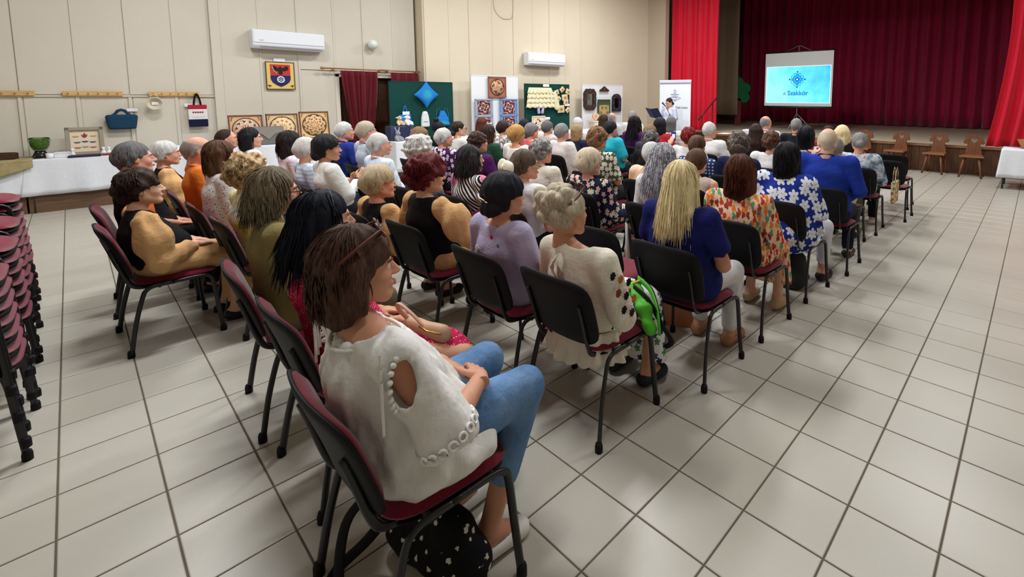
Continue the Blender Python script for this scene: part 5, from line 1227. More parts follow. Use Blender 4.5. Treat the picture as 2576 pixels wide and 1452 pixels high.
# ---------------------------------------------------------------- tables with cloths
M_LINEN = cloth('solid', (224, 226, 232), bump=.12); M_TLEG = plain('table_leg_metal', (70, 64, 60), .45)
def table(x0, x1, y0, y1, zt, hem, label, cl_label, cloth_mat=M_LINEN, rot=0, seed=1, grp='display tables along the hall', plinth=False):
    cx, cy = (x0+x1)/2, (y0+y1)/2; w_, l = x1-x0, y1-y0; e = empty('display_table', (cx, cy, 0), rot, label, 'table', grp)
    box('tabletop', -w_/2, w_/2, -l/2, l/2, zt-.03, zt, wood('table_top_wood', (120, 84, 56), (150, 110, 76), 'y'), e, .003)
    for sx in (-1, 1):
        for sy in (-1, 1): MB().tube([(sx*(w_/2-.05), sy*(l/2-.06), zt-.03), (sx*(w_/2-.04), sy*(l/2-.05), 0)], .016, 8).build('leg', M_TLEG, e)
    if plinth: box('front_panel', w_/2-.06, w_/2-.03, -l/2, l/2, 0, .6, wood('brown_baseboard', (92, 66, 48), (112, 84, 62), 'y'), e)
    r = random.Random(seed); ph = [r.uniform(0, 6) for _ in range(4)]; b = MB(); per = rrect(w_+.012, l+.012, .02, 3); pts = []
    for i in range(len(per)):
        a, c = per[i], per[(i+1) % len(per)]; d = math.hypot(c[0]-a[0], c[1]-a[1]); m = max(1, int(d/.05)); pts += [(a[0]+(c[0]-a[0])*k/m, a[1]+(c[1]-a[1])*k/m) for k in range(m)]
    n = len(pts); rows = [0, .03, .15, .35, .6, .85, 1]; vs = []; s_ = 0
    for j, v in enumerate(rows):
        s_ = 0
        for i, (x, y) in enumerate(pts):
            q = pts[i-1]; s_ += math.hypot(x-q[0], y-q[1]); fl = .018*v*(sin(s_*9+ph[0])+.6*sin(s_*21+ph[1]))+.03*v
            L_ = math.hypot(x/w_, y/l)+1e-6; nx, ny = (1 if x > 0 else -1)*(abs(x) > w_/2-.03), (1 if y > 0 else -1)*(abs(y) > l/2-.03)
            vs.append((x+nx*fl, y+ny*fl, zt+.004-(zt-hem)*v+.02*v*sin(s_*1.3+ph[2])))
    fs = [(j*n+(i+1) % n, j*n+i, (j+1)*n+i, (j+1)*n+(i+1) % n) for j in range(len(rows)-1) for i in range(n)]+[tuple(range(n))]
    b.add(vs, fs, 0, True); o = b.build('tablecloth', cloth_mat); o.location = (cx, cy, 0); o.rotation_euler = (0, 0, rot)
    m = o.modifiers.new('cloth', 'SOLIDIFY'); m.thickness = .004; m.offset = 1; tag(o, cl_label, 'tablecloth', 'white tablecloths'); return o
table(-10.97, -10.45, -2.5, -.5, .755, .27, 'long display table at the far left edge', 'white tablecloth under the beige runner at the far left', seed=1, plinth=True)
table(-10.97, -10.45, -.48, 1.5, .755, .27, 'long display table behind the white haired folk dress woman', 'white tablecloth under the tulip picture', seed=2, plinth=True)
table(-10.97, -10.45, 1.52, 3.6, .755, .27, 'long display table below the three round embroideries', 'white tablecloth below the three round embroideries', seed=3, plinth=True)
table(-10.05, -9.4, 4.25, 6.1, .755, .15, 'display table before the green board with the blue cushion', 'white tablecloth below the navy suitcase', seed=4)
table(-9.85, -9.25, 6.35, 8.4, .755, .15, 'display table before the white board of blue panels', 'white tablecloth below the blue bordered panels', seed=5, rot=W2R)
table(-9.62, -9.02, 8.5, 11.3, .755, .15, 'display table before the mirrors board', 'white tablecloth below the mirrors board', seed=6, rot=W2R)
table(-.45, .9, 11.3, 12.05, .72, .2, 'table at the right edge before the stage', 'white tablecloth at the right edge of the hall', seed=7)
# beige runner over the left table
def runner(u, v):
    y = -1.9+1.5*u; drop = .42*(1-abs(u-.42)*1.3) if v > .5 else 0
    x = -10.95+.56*min(1, v*2); z = .768
    if v > .5: k = (v-.5)*2; x = -10.405+.02*sin(u*17)*k+.03*k; z = .768-drop*k
    return (x, y, z)
o = MB().grid(40, 15, runner).build('table_runner', cloth('blotch', (146, 132, 92), (166, 152, 110), s=.8)); m = o.modifiers.new('c', 'SOLIDIFY'); m.thickness = .006; tag(o, 'beige green cloth draped over the left table corner', 'cloth')

def glass_mat():
    t = NT('clear_glass', .05, .5); t.color(srgb(235, 245, 240)); t.b.inputs['Transmission Weight'].default_value = 1; t.b.inputs['IOR'].default_value = 1.2; return t.mat
# things on the left tables
ZT = .765
e = empty('bread_basket', (-10.7, -.78, ZT), 0, 'flat dark brown wicker tray at the left edge', 'basket'); bm = MB()
for k in range(5): bm.tube([(.13*1.0*cos(a), .24*cos(0)*sin(a), .012+.018*k) for a in np.linspace(0, 2*pi, 33)], .012, 6)
bm.build('rim', plain('dark_wicker', (66, 44, 28), .8, var=.3, vscale=60), e); MB().box(-.12, .12, -.22, .22, 0, .02).build('base', plain('dark_wicker2', (58, 38, 24), .8), e)
e = empty('glass_bowl', (-10.72, -.33, ZT), 0, 'glass bowl filled with green moss on a dark lace mat', 'bowl')
MB().lathe([(0, .12), (.06, .12), (.09, .17), (.1, .24), (.085, .26)], 20).build('moss', cloth('blotch', (60, 84, 30), (110, 140, 60), s=5), e)
MB().lathe([(0, .1), (.065, .105), (.1, .17), (.112, .25), (.1, .29), (.098, .29), (.109, .25), (.096, .17), (.06, .11)], 20).build('glass', glass_mat(), e)
MB().lathe([(0, 0), (.09, 0), (.07, .05), (.05, .1), (0, .1)], 16).build('foot', cloth('specks', (40, 36, 36), (200, 196, 190), s=.6), e)
e = empty('framed_picture', (-10.75, .12, ZT), 0, 'pale grey framed embroidery with red tulip on the left table', 'picture'); e.rotation_euler = (0, -.14, 0)
b = MB(); b.box(0, .05, -.2, .2, 0, .05).box(0, .05, -.2, .2, .37, .42).box(0, .05, -.2, -.15, 0, .42).box(0, .05, .15, .2, 0, .42); b.build('frame', plain('grey_wood_frame', (150, 140, 122), .7, var=.15), e, .006)
box('canvas', 0, .02, -.15, .15, .05, .37, plain('linen_canvas', (218, 202, 178), .9), e)
fixn(MB().prism([(0, .26), (.02, .27), (.035, .31), (.018, .3), (0, .335), (-.018, .3), (-.035, .31), (-.02, .27)], .02, .026, 'x').build('tulip', plain('tulip_red', (150, 48, 46), .8), e))
for (y, z, c) in ((-.09, .28, (190, 150, 90)), (.09, .28, (190, 150, 90)), (-.08, .19, (90, 96, 100)), (.08, .19, (90, 96, 100)), (-.08, .11, (168, 110, 84)), (.08, .11, (168, 110, 84)), (0, .2, (70, 84, 96)), (0, .12, (150, 146, 140))):
    fixn(MB().prism([(y+.032*cos(t)*(1+.3*sin(3*t)), z+.016*sin(t)*(1+.3*cos(2*t))) for t in np.linspace(0, 2*pi, 13)[:-1]], .02, .024, 'x').build('embroidered_leaf', plain('thread%d%d%d' % c, c, .8), e))
o = box('folder', -.1, .12, -.17, .17, 0, .02, plain('navy_folder', (30, 28, 58), .5), None, .003); o.location = (-10.55, .1, ZT); tag(o, 'dark navy folder lying before the tulip picture', 'folder')
o = box('book', -.09, .1, -.12, .12, 0, .022, plain('red_book', (150, 44, 50), .5), None, .003); o.location = (-10.54, .4, ZT); tag(o, 'thin red book lying beside the navy folder', 'book')
r = random.Random(3)
for k, (y, x, nm) in enumerate(((-.12, -10.6, 'box'), (-.24, -10.52, 'cup'), (-.03, -10.85, 'box'), (.36, -10.72, 'figurine'), (.3, -10.7, 'figurine'), (-.02, -10.7, 'figurine'), (.55, -10.65, 'box'), (1.1, -10.65, 'box'))):
    lab = ['white gift box beside the moss bowl', 'white cup before the moss bowl', 'pale box behind the tulip picture edge', 'white figurine right of the tulip picture', 'small white figurine before the tulip picture', 'white figurine left of the tulip picture', 'white box behind the grey haired man', 'small white box beside the orange shirt man'][k]
    if nm == 'box':
        o = box('gift_box', -.05, .05, -.07, .07, 0, .07, plain('white_card', (232, 232, 234), .6), None, .003); box('lid', -.053, .053, -.073, .073, .06, .075, plain('white_card', (232, 232, 234), .6), o)
    elif nm == 'cup': o = MB().lathe([(0, 0), (.03, 0), (.036, .02), (.04, .07), (.036, .07), (.03, .015), (0, .01)], 16).build('cup', M_AC)
    else: o = MB().lathe([(0, 0), (.03, 0), (.034, .02), (.02, .05), (.014, .065), (.022, .085), (.018, .105), (0, .112)], 14).build('figurine', M_AC)
    o.location = (x, y, ZT); o.rotation_euler = (0, 0, r.uniform(-.5, .5)); tag(o, lab, {'box': 'box', 'cup': 'cup', 'figurine': 'figurine'}[nm])
e = empty('felt_bag', (-10.62, 2.42, ZT), 0, 'grey felt satchel with flap before the embroideries', 'bag'); M_FELT = plain('grey_felt', (112, 108, 106), .95, bump=.4, bscale=150)
box('body', -.05, .05, -.24, .24, 0, .32, M_FELT, e, .02); fixn(MB().prism([(-.245, .33), (-.245, .24), (-.1, .2), (0, .1), (.1, .2), (.245, .24), (.245, .33)], .052, .064, 'x').build('flap', plain('grey_felt_flap', (140, 134, 128), .95, bump=.4, bscale=150), e)); MB().box(-.05, .064, -.245, .245, .32, .335).build('flap_top', M_FELT, e, .01)
o = MB().box(-.004, .004, -.1, .1, 0, .14).build('paper', plain('white_card', (232, 232, 234), .6)); o.location = (-6.75, 1.72, .95); o.rotation_euler = (.2, .2, 1.2); tag(o, 'white folded paper held by the lilac top woman', 'paper')

# ---------------------------------------------------------------- exhibition boards
M_GREEN = plain('dark_green_felt', (12, 62, 56), .95, bump=.2, bscale=200); M_WBOARD = plain('white_panel', (226, 227, 230), .6)
def board(p0, p1, rot, mat, label, leg=True):
    e, w_, h = on_wall('display_board', p0, p1, rot, label, 'display board'); z0 = e.location.z
    box('panel', -.03, 0, -w_/2, w_/2, 0, h, mat, e, .003)
    b = MB(); f = .018; b.box(-.034, .006, -w_/2, w_/2, h-f, h+.004).box(-.034, .006, -w_/2-.004, -w_/2+f, 0, h).box(-.034, .006, w_/2-f, w_/2+.004, 0, h); b.build('frame', mat, e)
    for s in (-1, 1): MB().tube([(-.03, s*(w_/2-.08), .2), (-.06, s*(w_/2-.08), -z0)], .014, 8).build('leg', M_TLEG, e)
    return e
board((-10.4, 4.6, 1.99), (-10.4, 6.1, .7), 0, M_GREEN, 'dark green board carrying the blue cushion and bags')
board((-10.25, 6.52, 2.18), (-10.115, 7.81, .7), W2R, M_WBOARD, 'white board with one brown and two blue panels')
board((-10.09, 8.02, 2.0), (-9.94, 9.48, .7), W2R, M_GREEN, 'dark green board with crochet skirt and slippers')
board((-9.89, 9.96, 2.01), (-9.72, 11.56, .7), W2R, M_WBOARD, 'white board with two dark framed mirrors')
# cushion and bags on the first board
t = NT('blue_dyed_cloth', .85, .15); x_, y_, z_ = t.sep(t.obj()); rr = t.math('SQRT', t.math('ADD', t.math('MULTIPLY', y_, y_), t.math('MULTIPLY', z_, z_)))
t.color(t.ramp(t.math('ADD', rr, t.math('MULTIPLY', t.noise(t.obj(), 18, 3), .1)), [(.1, srgb(52, 158, 180)), (.19, srgb(36, 120, 200))])); t.bump(t.noise(t.obj(), 12, 2), .3, .01); M_BLUEDYE = t.mat
def cush(u, v):
    a, c = 2*u-1, 2*v-1; return a, c
def cushion(name, s, th, mat):
    b = MB(); n = 15; vs = []
    for side in (1, -1):
        for j in range(n):
            for i in range(n):
                a, c = -1+2*i/(n-1), -1+2*j/(n-1); pin = 1-.1*(1-abs(a)**2)*abs(c)**3; pin2 = 1-.1*(1-abs(c)**2)*abs(a)**3
                y, z = a*s/2*pin2, c*s/2*pin; vs.append((side*th*((1-a*a)*(1-c*c))**.45, (y-z)*.7071, (y+z)*.7071))
    N = n*n; fs = []
    for j in range(n-1):
        for i in range(n-1):
            q = (j*n+i, j*n+i+1, (j+1)*n+i+1, (j+1)*n+i); fs += [q, tuple(k+N for k in q[::-1])]
    b.add(vs, fs, 0, True); return b.build(name, mat)
o = cushion('cushion', .42, .06, M_BLUEDYE); o.location = (-10.31, 5.4, 1.7); tag(o, 'bright blue square cushion hung cornerwise on green board', 'cushion')
e = empty('tote_bag', (-10.35, 4.9, .9), 0, 'bright blue tote bag hung on the green board', 'tote bag'); o = fixn(MB().prism([(-.15, 0), (.15, 0), (.125, .36), (-.125, .36)], 0, .03, 'x').build('body', cloth('blotch', (30, 110, 190), (36, 124, 204), (60, 160, 190), s=.6), e, .006))
MB().tube(smooth_path([(.02, -.05, .35), (.02, -.03, .48), (.02, 0, .55), (.02, .03, .48), (.02, .05, .35)], 5), .012, 6, flat=.4).build('handle', S((36, 118, 196)), e)
card((-10.33, 4.92, 1.28), .16, .1, 'white card tucked behind the blue tote handles')
e = empty('drawstring_bag', (-10.385, 5.37, .95), 0, 'white cotton pouch with dark print on the green board', 'bag')
sdf_obj('pouch', (-.03, -.15, -.02), (.1, .15, .4), .008, lambda v: [v.cap((.03, -w2, z2), (.03, w2, z2), .036, .036, .03) for z2, w2 in ((.05, .065), (.1, .065), (.15, .062), (.2, .058), (.25, .05), (.3, .036), (.34, .02))], S((226, 226, 228)), e)
for k in range(7): MB().box(.066, .069, -.05+.015*k, -.04+.015*k, .13, .145).build('print_stroke', plain('print_dark', (90, 84, 90), .7), e)
e = empty('drawstring_bag', (-10.375, 5.8, 1.0), 0, 'bright blue drawstring pouch on the green board', 'bag')
sdf_obj('pouch', (-.04, -.24, -.04), (.12, .24, .4), .009, lambda v: (v.cap((.03, -.1, .05), (.03, .13, .02), .05, .05, .03), v.cap((.03, -.09, .14), (.03, .1, .13), .05, .05, .08), v.cap((.03, -.05, .23), (.03, .05, .23), .04, .04, .08), v.cap((.03, -.025, .3), (.03, .025, .3), .03, .03, .06), v.bumps(.005, 60, 3, 5, (1, 1, .3))), M_BLUEDYE, e)
for s in (-1, 1): MB().tube([(.02, s*.03, .29), (.02, s*.07, .38), (.02, s*.12, .4), (.02, s*.15, .25), (.02, s*.15, .08)], .004, 6).build('cord', S((60, 140, 210)), e)
# white board pictures
def panel_pic(p0, p1, label, frame_mat, inner, n_in, seed, grp=None):
    e, w_, h = on_wall('embroidered_panel', p0, p1, W2R, label, 'picture', grp); f = .035
    b = MB(); b.box(0, .02, -w_/2, w_/2, 0, f).box(0, .02, -w_/2, w_/2, h-f, h).box(0, .02, -w_/2, -w_/2+f, 0, h).box(0, .02, w_/2-f, w_/2, 0, h)
    if n_in > 1: b.box(0, .02, -w_/2, w_/2, h/2-f/2, h/2+f/2)
    b.build('frame', frame_mat, e, .002); box('ground', 0, .008, -w_/2, w_/2, 0, h, frame_mat, e)
    for k in range(n_in):
        hh = h/n_in; s_ = min(w_-2*f-.05, hh-f-.05)
        sq = MB().box(.008, .016, -s_/2, s_/2, -s_/2, s_/2).build('embroidered_square', inner, e); sq.location = (0, 0, hh*(k+.5))
    return e, w_, h
CROSS = rosette('cross_flower', (84, 36, 36), (222, 200, 196), (196, 150, 140), 4, 34); M_BLUEF = cloth('specks', (108, 138, 186), (206, 214, 228), s=.8, bump=.1); M_GREYF = cloth('specks', (150, 160, 182), (214, 218, 226), s=.8, bump=.1)
panel_pic((-10.2, 6.57, 1.6), (-10.15, 7.05, .76), 'grey blue bordered panel of two dark floral squares', M_GREYF, CROSS, 2, 1, 'bordered floral panels on the white board')
panel_pic((-10.13, 7.25, 1.6), (-10.08, 7.76, .76), 'sky blue bordered panel of two dark floral squares', M_BLUEF, CROSS, 2, 2, 'bordered floral panels on the white board')
e, w_, h = on_wall('embroidered_panel', (-10.18, 6.94, 2.15), (-10.12, 7.44, 1.63), W2R, 'brown square picture with a round flower medallion', 'picture')
b = MB(); f = .03; b.box(0, .025, -w_/2, w_/2, 0, f).box(0, .025, -w_/2, w_/2, h-f, h).box(0, .025, -w_/2, -w_/2+f, 0, h).box(0, .025, w_/2-f, w_/2, 0, h); b.build('frame', plain('brick_brown_frame', (138, 84, 66), .7), e, .003)
box('backing', 0, .014, -w_/2+f, w_/2-f, f, h-f, plain('brick_brown_ground', (160, 104, 82), .8), e); d = MB().lathe([(0, .018), (.19, .018), (.19, .012)], 36, 0, Matrix.Rotation(pi/2, 4, 'Y')).build('medallion', rosette('medallion4', (206, 164, 130), (126, 74, 56), (120, 80, 60), 4, 20), e); d.location = (0, 0, h/2)
MB().tube([(.02, .19*cos(a), h/2+.2*sin(a)) for a in np.linspace(0, 2*pi, 37)], .007, 6).build('ring', plain('dark_cord', (66, 44, 30), .8), e)
# crochet skirt, slippers, sachets
e = empty('crochet_skirt', (-10.02, 8.46, 1.4), W2R, 'cream crochet skirt with four ruffled tiers on green board', 'skirt'); M_CRO = cloth('specks', (226, 218, 180), (186, 176, 136), s=1.4)
for k in range(4):
    def ru(u, v, k=k):
        w2 = .36+.06*v+.02*k; return (.03+.02*k*.3+.025*v+.014*sin(u*46+k)*v, -w2+2*w2*u+.1*(1-v)*0, .5-.125*k-.16*v+.012*sin(u*37+k*2)*v)
    o = MB().grid(70, 5, ru).build('ruffle', M_CRO, e); m = o.modifiers.new('c', 'SOLIDIFY'); m.thickness = .006
def tail(u, v): return (.05+.015*sin(u*12), .25+.3*u+.12*v, .46-.5*v-.1*u+.02*sin(u*9))
o = MB().grid(16, 10, tail).build('side_drape', M_CRO, e); m = o.modifiers.new('c', 'SOLIDIFY'); m.thickness = .006
M_LIL = S((176, 172, 204))
for i, (y, a) in enumerate(((8.38, .12), (8.52, -.2))):
    o = sdf_obj('slipper', (-.02, -.08, -.15), (.1, .08, .15), .006, lambda v: (v.cap((.03, 0, -.08), (.03, 0, .08), .04, .034, .01), v.ell((.07, 0, .05), (.03, .022, .06), .008, None, 's')), M_LIL); o.location = (-10.0+.03*i*.3, y, 1.31); o.rotation_euler = (a, 0, W2R)
    tag(o, ('lilac cloth slipper nearer the crochet skirt edge, left one', 'lilac cloth slipper on the green board, right one')[i], 'slipper', 'pair of lilac slippers')
for i, (x, y, z, a, sc) in enumerate(((-9.95, 9.0, 1.78, .3, .15), (-9.93, 9.19, 1.86, .7, .15), (-9.91, 9.4, 1.8, -.4, .17), (-9.94, 9.07, 1.6, .8, .14), (-9.92, 9.28, 1.64, .1, .2), (-9.92, 9.32, 1.51, 0, .17), (-9.93, 9.14, 1.32, .05, .24), (-9.91, 9.38, 1.29, .75, .15))):
    b = MB(); n = 7; vs = []; e = empty('lavender_sachet', (x, y, z), W2R, 'small cream embroidered sachet on green board, ' + ['leftmost of the upper ones', 'topmost one', 'upper one at the board edge', 'diamond one left below', 'large one under the topmost', 'striped one in the middle', 'widest one at the bottom', 'diamond one at the lower edge'][i], 'sachet', 'embroidered sachets'); e.rotation_euler = (a, 0, W2R)
    for sd in (1, -1):
        for j in range(n):
            for k in range(n): p_, q_ = -1+2*k/(n-1), -1+2*j/(n-1); vs.append((.02+sd*.016*((1-p_*p_)*(1-q_*q_))**.5, p_*sc/2, q_*sc/2*.85))
    N = n*n; b.add(vs, [f for j in range(n-1) for k in range(n-1) for q in [(j*n+k, j*n+k+1, (j+1)*n+k+1, (j+1)*n+k)] for f in (q, tuple(m+N for m in q[::-1]))], 0, True); b.build('pouch', cloth('solid', (214, 192, 150)), e)
    MB().lathe([(0, .037), (sc*.2, .036), (sc*.2, .03)], 10, 0, Matrix.Rotation(pi/2, 4, 'Y')).build('motif', plain('thread_tan', (176, 132, 84), .8), e)
card((-9.98, 8.66, 1.96), .2, .07, 'white card at the top edge of the crochet board', W2R); card((-9.9, 9.36, 1.43), .16, .06, 'white card among the embroidered sachets', W2R); card((-9.97, 8.68, 1.07), .18, .07, 'white card beside the red embroidered picture', W2R)
e, w_, h = panel_pic((-9.95, 8.12, 1.15), (-9.9, 8.55, .7), 'cream framed red embroidered picture under the slippers', plain('cream_frame', (222, 208, 178), .7), rosette('red_flower', (230, 220, 200), (196, 70, 48), (60, 50, 50), 4, 26), 1, 5)
# mirrors, ornament, heart, small chest on/at the second white board
M_DCARV = plain('dark_carved_wood', (58, 40, 34), .6, var=.4, vscale=40, bump=.5, bscale=60); M_MIR = plain('mirror_glass', (120, 112, 104), .06, .8, 1)
def orn(w_, h, n=48):
    P = []
    for i in range(n):
        t = 2*pi*i/n; c, s_ = cos(t), sin(t); k = (abs(c)**4+abs(s_)**4)**-.25; P.append((w_/2*c*k*(1+.035*cos(t*12)), h/2*s_*k*(1+.03*cos(t*12))))
    return P
def mirror(p0, p1, label, mat, arch):
    e, w_, h = on_wall('mirror', p0, p1, W2R, label, 'mirror', 'dark framed mirrors'); b = MB()
    out = [(y, z+h/2) for y, z in orn(w_, h)]
    if arch: out = [(-w_/2, 0), (w_/2, 0)]+[(w_/2*cos(t)*(1+.03*cos(9*t)), h*.72+h*.28*sin(t)*(1+.04*cos(9*t))) for t in np.linspace(0, pi, 21)]
    inn = [(-w_*.24, h*.2), (w_*.24, h*.2), (w_*.24, h*.76), (-w_*.24, h*.76)]
    fixn(prism_holes(b, out, [inn[::-1]], 0, .035).build('frame', mat, e)); box('glass', .004, .012, -w_*.25, w_*.25, h*.19, h*.77, M_MIR, e)
    for k in range(8): a = 2*pi*k/8; MB().ball((.036, w_*.36*cos(a), h/2+h*.4*sin(a)), .018, 8, 0, (.5, 1, 1)).build('carved_rosette', plain('carving_light', (120, 96, 86), .6), e)
mirror((-9.86, 9.97, 1.89), (-9.81, 10.44, 1.27), 'brown carved mirror with scalloped frame', M_DCARV, False); mirror((-9.74, 11.08, 1.75), (-9.7, 11.45, 1.21), 'blue black carved mirror with arched top', plain('blue_black_carved', (38, 40, 54), .6, var=.4, vscale=40), True)
e, w_, h = on_wall('carved_ornament', (-9.79, 10.58, 1.96), (-9.75, 10.95, 1.82), W2R, 'small dark carved shelf crest on the white board', 'ornament'); fixn(MB().prism([(-w_/2, 0), (w_/2, 0), (w_/2, .04), (w_*.3, .08), (w_*.15, .12), (0, .155), (-w_*.15, .12), (-w_*.3, .08), (-w_/2, .04)], 0, .03, 'x').build('crest', M_DCARV, e)); MB().ball((.035, 0, .07), .022, 8, 0, (.4, 1, 1)).build('rosette', plain('carving_light', (120, 96, 86), .6), e)
e, w_, h = panel_pic((-9.79, 10.5, 1.58), (-9.73, 11.0, .86), 'green framed panel with yellow folk flowers', plain('moss_green_frame', (66, 78, 52), .7), rosette('yellow_folk', (176, 146, 84), (212, 186, 110), (96, 104, 110), 5, 18), 1, 6)
e = empty('gingerbread_heart', (-9.6, 10.2, .96), W2R, 'iced gingerbread heart standing on the chest', 'heart'); fixn(MB().prism(heart_pts(.26, 0, .12), 0, .03, 'x').build('heart', plain('gingerbread', (214, 160, 118), .7), e, .006)); fixn(prism_holes(MB(), heart_pts(.2, 0, .12), [heart_pts(.15, 0, .12)[::-1]], .03, .036).build('icing', plain('icing', (236, 222, 206), .5), e))
e = empty('wooden_chest', (-9.45, 10.3, .765), W2R, 'small pale wooden chest with arched front ornament', 'chest'); M_PALE = wood('pale_limewood', (214, 196, 166), (228, 212, 184), 'y', 4)
box('body', -.12, .12, -.36, .36, 0, .17, M_PALE, e, .004); box('lid', -.13, .13, -.375, .375, .17, .195, M_PALE, e, .004); fixn(MB().prism([(-.25, .02), (.25, .02), (.2, .07), (.1, .12), (0, .14), (-.1, .12), (-.2, .07)], .12, .13, 'x').build('carving', plain('carving_tan', (196, 164, 116), .6), e))
o = box('gift_box', -.1, .1, -.3, .3, 0, .12, M_WBOARD, None, .004); o.location = (-9.33, 11.0, .765); tag(o, 'long white box on the table by the mirrors board', 'box'); box('lid', -.103, .103, -.303, .303, .105, .125, M_WBOARD, o)
# suitcase, plush toys, flower pot
e = empty('suitcase', (-9.75, 4.5, .765), 0, 'small navy suitcase on the table before the green board', 'suitcase'); M_SC = plain('navy_suitcase', (40, 46, 76), .6, bump=.2)
box('body', -.12, .12, -.26, .26, 0, .3, M_SC, e, .03); MB().tube([(.0, -.07, .3), (0, -.06, .34), (0, .06, .34), (0, .07, .3)], .012, 6).build('handle', M_SC, e)
for s in (-1, 1): box('corner', .1, .125, s*.2-.04, s*.2+.04, .0, .3, plain('suitcase_strap', (60, 66, 96), .6), e, .004)
def plush(loc, rz, label, c, sc=1, ears='long'):
    m = cloth('blotch', c, tuple(min(255, v+20) for v in c), s=4); e = empty('plush_toy', loc, rz, label, 'plush toy', 'plush animals on the table')
    def f(v):
        v.ell((0, 0, .07*sc), (.06*sc, .07*sc, .075*sc), .02); v.ell((.01, 0, .18*sc), (.055*sc, .05*sc, .05*sc), .02); v.ell((.055*sc, 0, .165*sc), (.03*sc, .025*sc, .022*sc), .01)
        for s in (-1, 1):
            v.cap((.03, s*.05*sc, .09*sc), (.08*sc, s*.075*sc, .06*sc), .022*sc, .02*sc, .01); v.cap((.02, s*.04*sc, .03*sc), (.1*sc, s*.06*sc, .022*sc), .026*sc, .024*sc, .01)
            if ears == 'long': v.cap((0, s*.025*sc, .21*sc), (-.01, s*.05*sc, .3*sc), .018*sc, .014*sc, .008)
            else: v.cap((0, s*.045*sc, .2*sc), (0, s*.085*sc, .185*sc), .015*sc, .012*sc, .008)
        v.bumps(.004, 160, 2)
    sdf_obj('body', (-.12, -.15, -.01), (.16, .15, .36), .009, f, m, e)
    for s in (-1, 1): MB().ball((.058*sc, s*.022*sc, .2*sc), .007, 6).build('eye', plain('toy_eye', (20, 18, 18), .2), e)
plush((-9.75, 4.5, 1.065), 0, 'cream and brown plush rabbit sitting on the navy suitcase', (206, 178, 140), .85, 'side'); plush((-9.72, 4.65, 1.065), .3, 'white plush lamb sitting on the navy suitcase', (228, 224, 216), .9, 'side')
plush((-9.55, 4.36, .765), .2, 'grey plush mouse with red scarf left of the suitcase', (140, 140, 150), .9); plush((-9.5, 4.72, .765), -.1, 'white plush sheep right of the suitcase', (230, 226, 216), 1.1, 'side')
e = empty('flower_pot', (-9.5, 6.5, .765), 0, 'white cyclamen in a cream pot on the table', 'potted plant'); MB().lathe([(0, 0), (.06, 0), (.08, .13), (.085, .14), (.075, .14), (.07, .12), (0, .12)], 18).build('pot', plain('cream_ceramic', (222, 214, 190), .4), e)
r = random.Random(5)
for k in range(9):
    a = r.uniform(0, 6.28); q = r.uniform(.03, .1); h = r.uniform(.18, .27); st_ = MB().tube([(0, 0, .12), (q*.5*cos(a), q*.5*sin(a), h*.8), (q*cos(a), q*sin(a), h)], .003, 5).build('stem', plain('stem_green', (70, 110, 60), .7), e); MB().ball((q*cos(a), q*sin(a), h+.015), .024, 8, 0, (1, 1, .7)).build('bloom' if k < 6 else 'leaf', plain('bloom_white', (236, 236, 230), .6) if k < 6 else plain('leaf_green', (84, 128, 66), .6), st_)
for k in range(3): MB().ball((.05*cos(k*2.1), .05*sin(k*2.1), .16), .04, 8, 0, (1, 1, .3)).build('leaf', plain('leaf_green', (84, 128, 66), .6), e)
# ================================================================ STAGE, SPEAKER, BAGS, STACKS
# ---- projection screen
e = empty('projection_screen', (-5.7, 15.3, .6), 0, 'tripod projection screen on stage showing a turquoise slide', 'projection screen')
M_SCR = plain('screen_fabric', (206, 208, 206), .8); M_ALU = plain('screen_alu', (150, 152, 156), .4, .5, .6); SW, SB, ST = 2.1, .78, 2.46
box('screen_sheet', -SW/2, SW/2, -.006, .006, SB, ST, M_SCR, e)
for z, nm in ((ST+.015, 'top_bar'), (SB-.03, 'roller_case')): MB().tube([(-SW/2-.06, 0, z), (SW/2+.06, 0, z)], .02 if nm == 'top_bar' else .035, 10).build(nm, M_TUBE, e)
MB().tube([(0, .05, .35), (0, .05, ST+.2)], .016, 8).build('pole', M_ALU, e)
for s in (-1, 1): MB().tube([(s*.4, .03, ST+.03), (s*.05, .05, ST+.19), (0, .05, ST+.2)], .006, 6).build('hanger_wire', M_ALU, e)
for a in (0.3, 2.4, 4.5): MB().tube([(0, .05, .55), (.5*cos(a), .05+.5*sin(a), .01)], .012, 8).build('leg', M_ALU, e)
t = NT('projected_slide', .9, 0); g = t.obj(); x_, y_, z_ = t.sep(g); f = t.math('ADD', t.math('MULTIPLY_ADD', x_, .28, .5), t.math('MULTIPLY_ADD', t.noise(g, 3.2, 3), .7, -.35))
c = t.ramp(t.math('ADD', f, t.math('MULTIPLY', z_, .25)), [(.25, srgb(140, 226, 222)), (.55, srgb(94, 204, 224)), (.95, srgb(60, 164, 226))]); t.color((0, 0, 0, 1)); t.l(c, t.b.inputs['Emission Color']); t.b.inputs['Emission Strength'].default_value = 1.0; M_SLIDE = t.mat
def emis(name, c, s=1.0):
    t = NT(name, .9, 0); t.color((0, 0, 0, 1)); t.b.inputs['Emission Color'].default_value = srgb(*c); t.b.inputs['Emission Strength'].default_value = s; return t.mat
SL = .95*SW; sh = 1.15; sl = MB().box(-SL/2, SL/2, -.004, 0, -sh/2, sh/2).build('slide', M_SLIDE, e); sl.location = (0, -.008, SB+.1+sh/2)
b = MB(); f = .014; b.box(-SL/2, SL/2, -.007, -.004, sh/2-f, sh/2).box(-SL/2, SL/2, -.007, -.004, -sh/2, -sh/2+f).box(-SL/2, -SL/2+f, -.007, -.004, -sh/2, sh/2).box(SL/2-f, SL/2, -.007, -.004, -sh/2, sh/2); b.build('slide_border', emis('slide_white', (206, 250, 255)), sl)
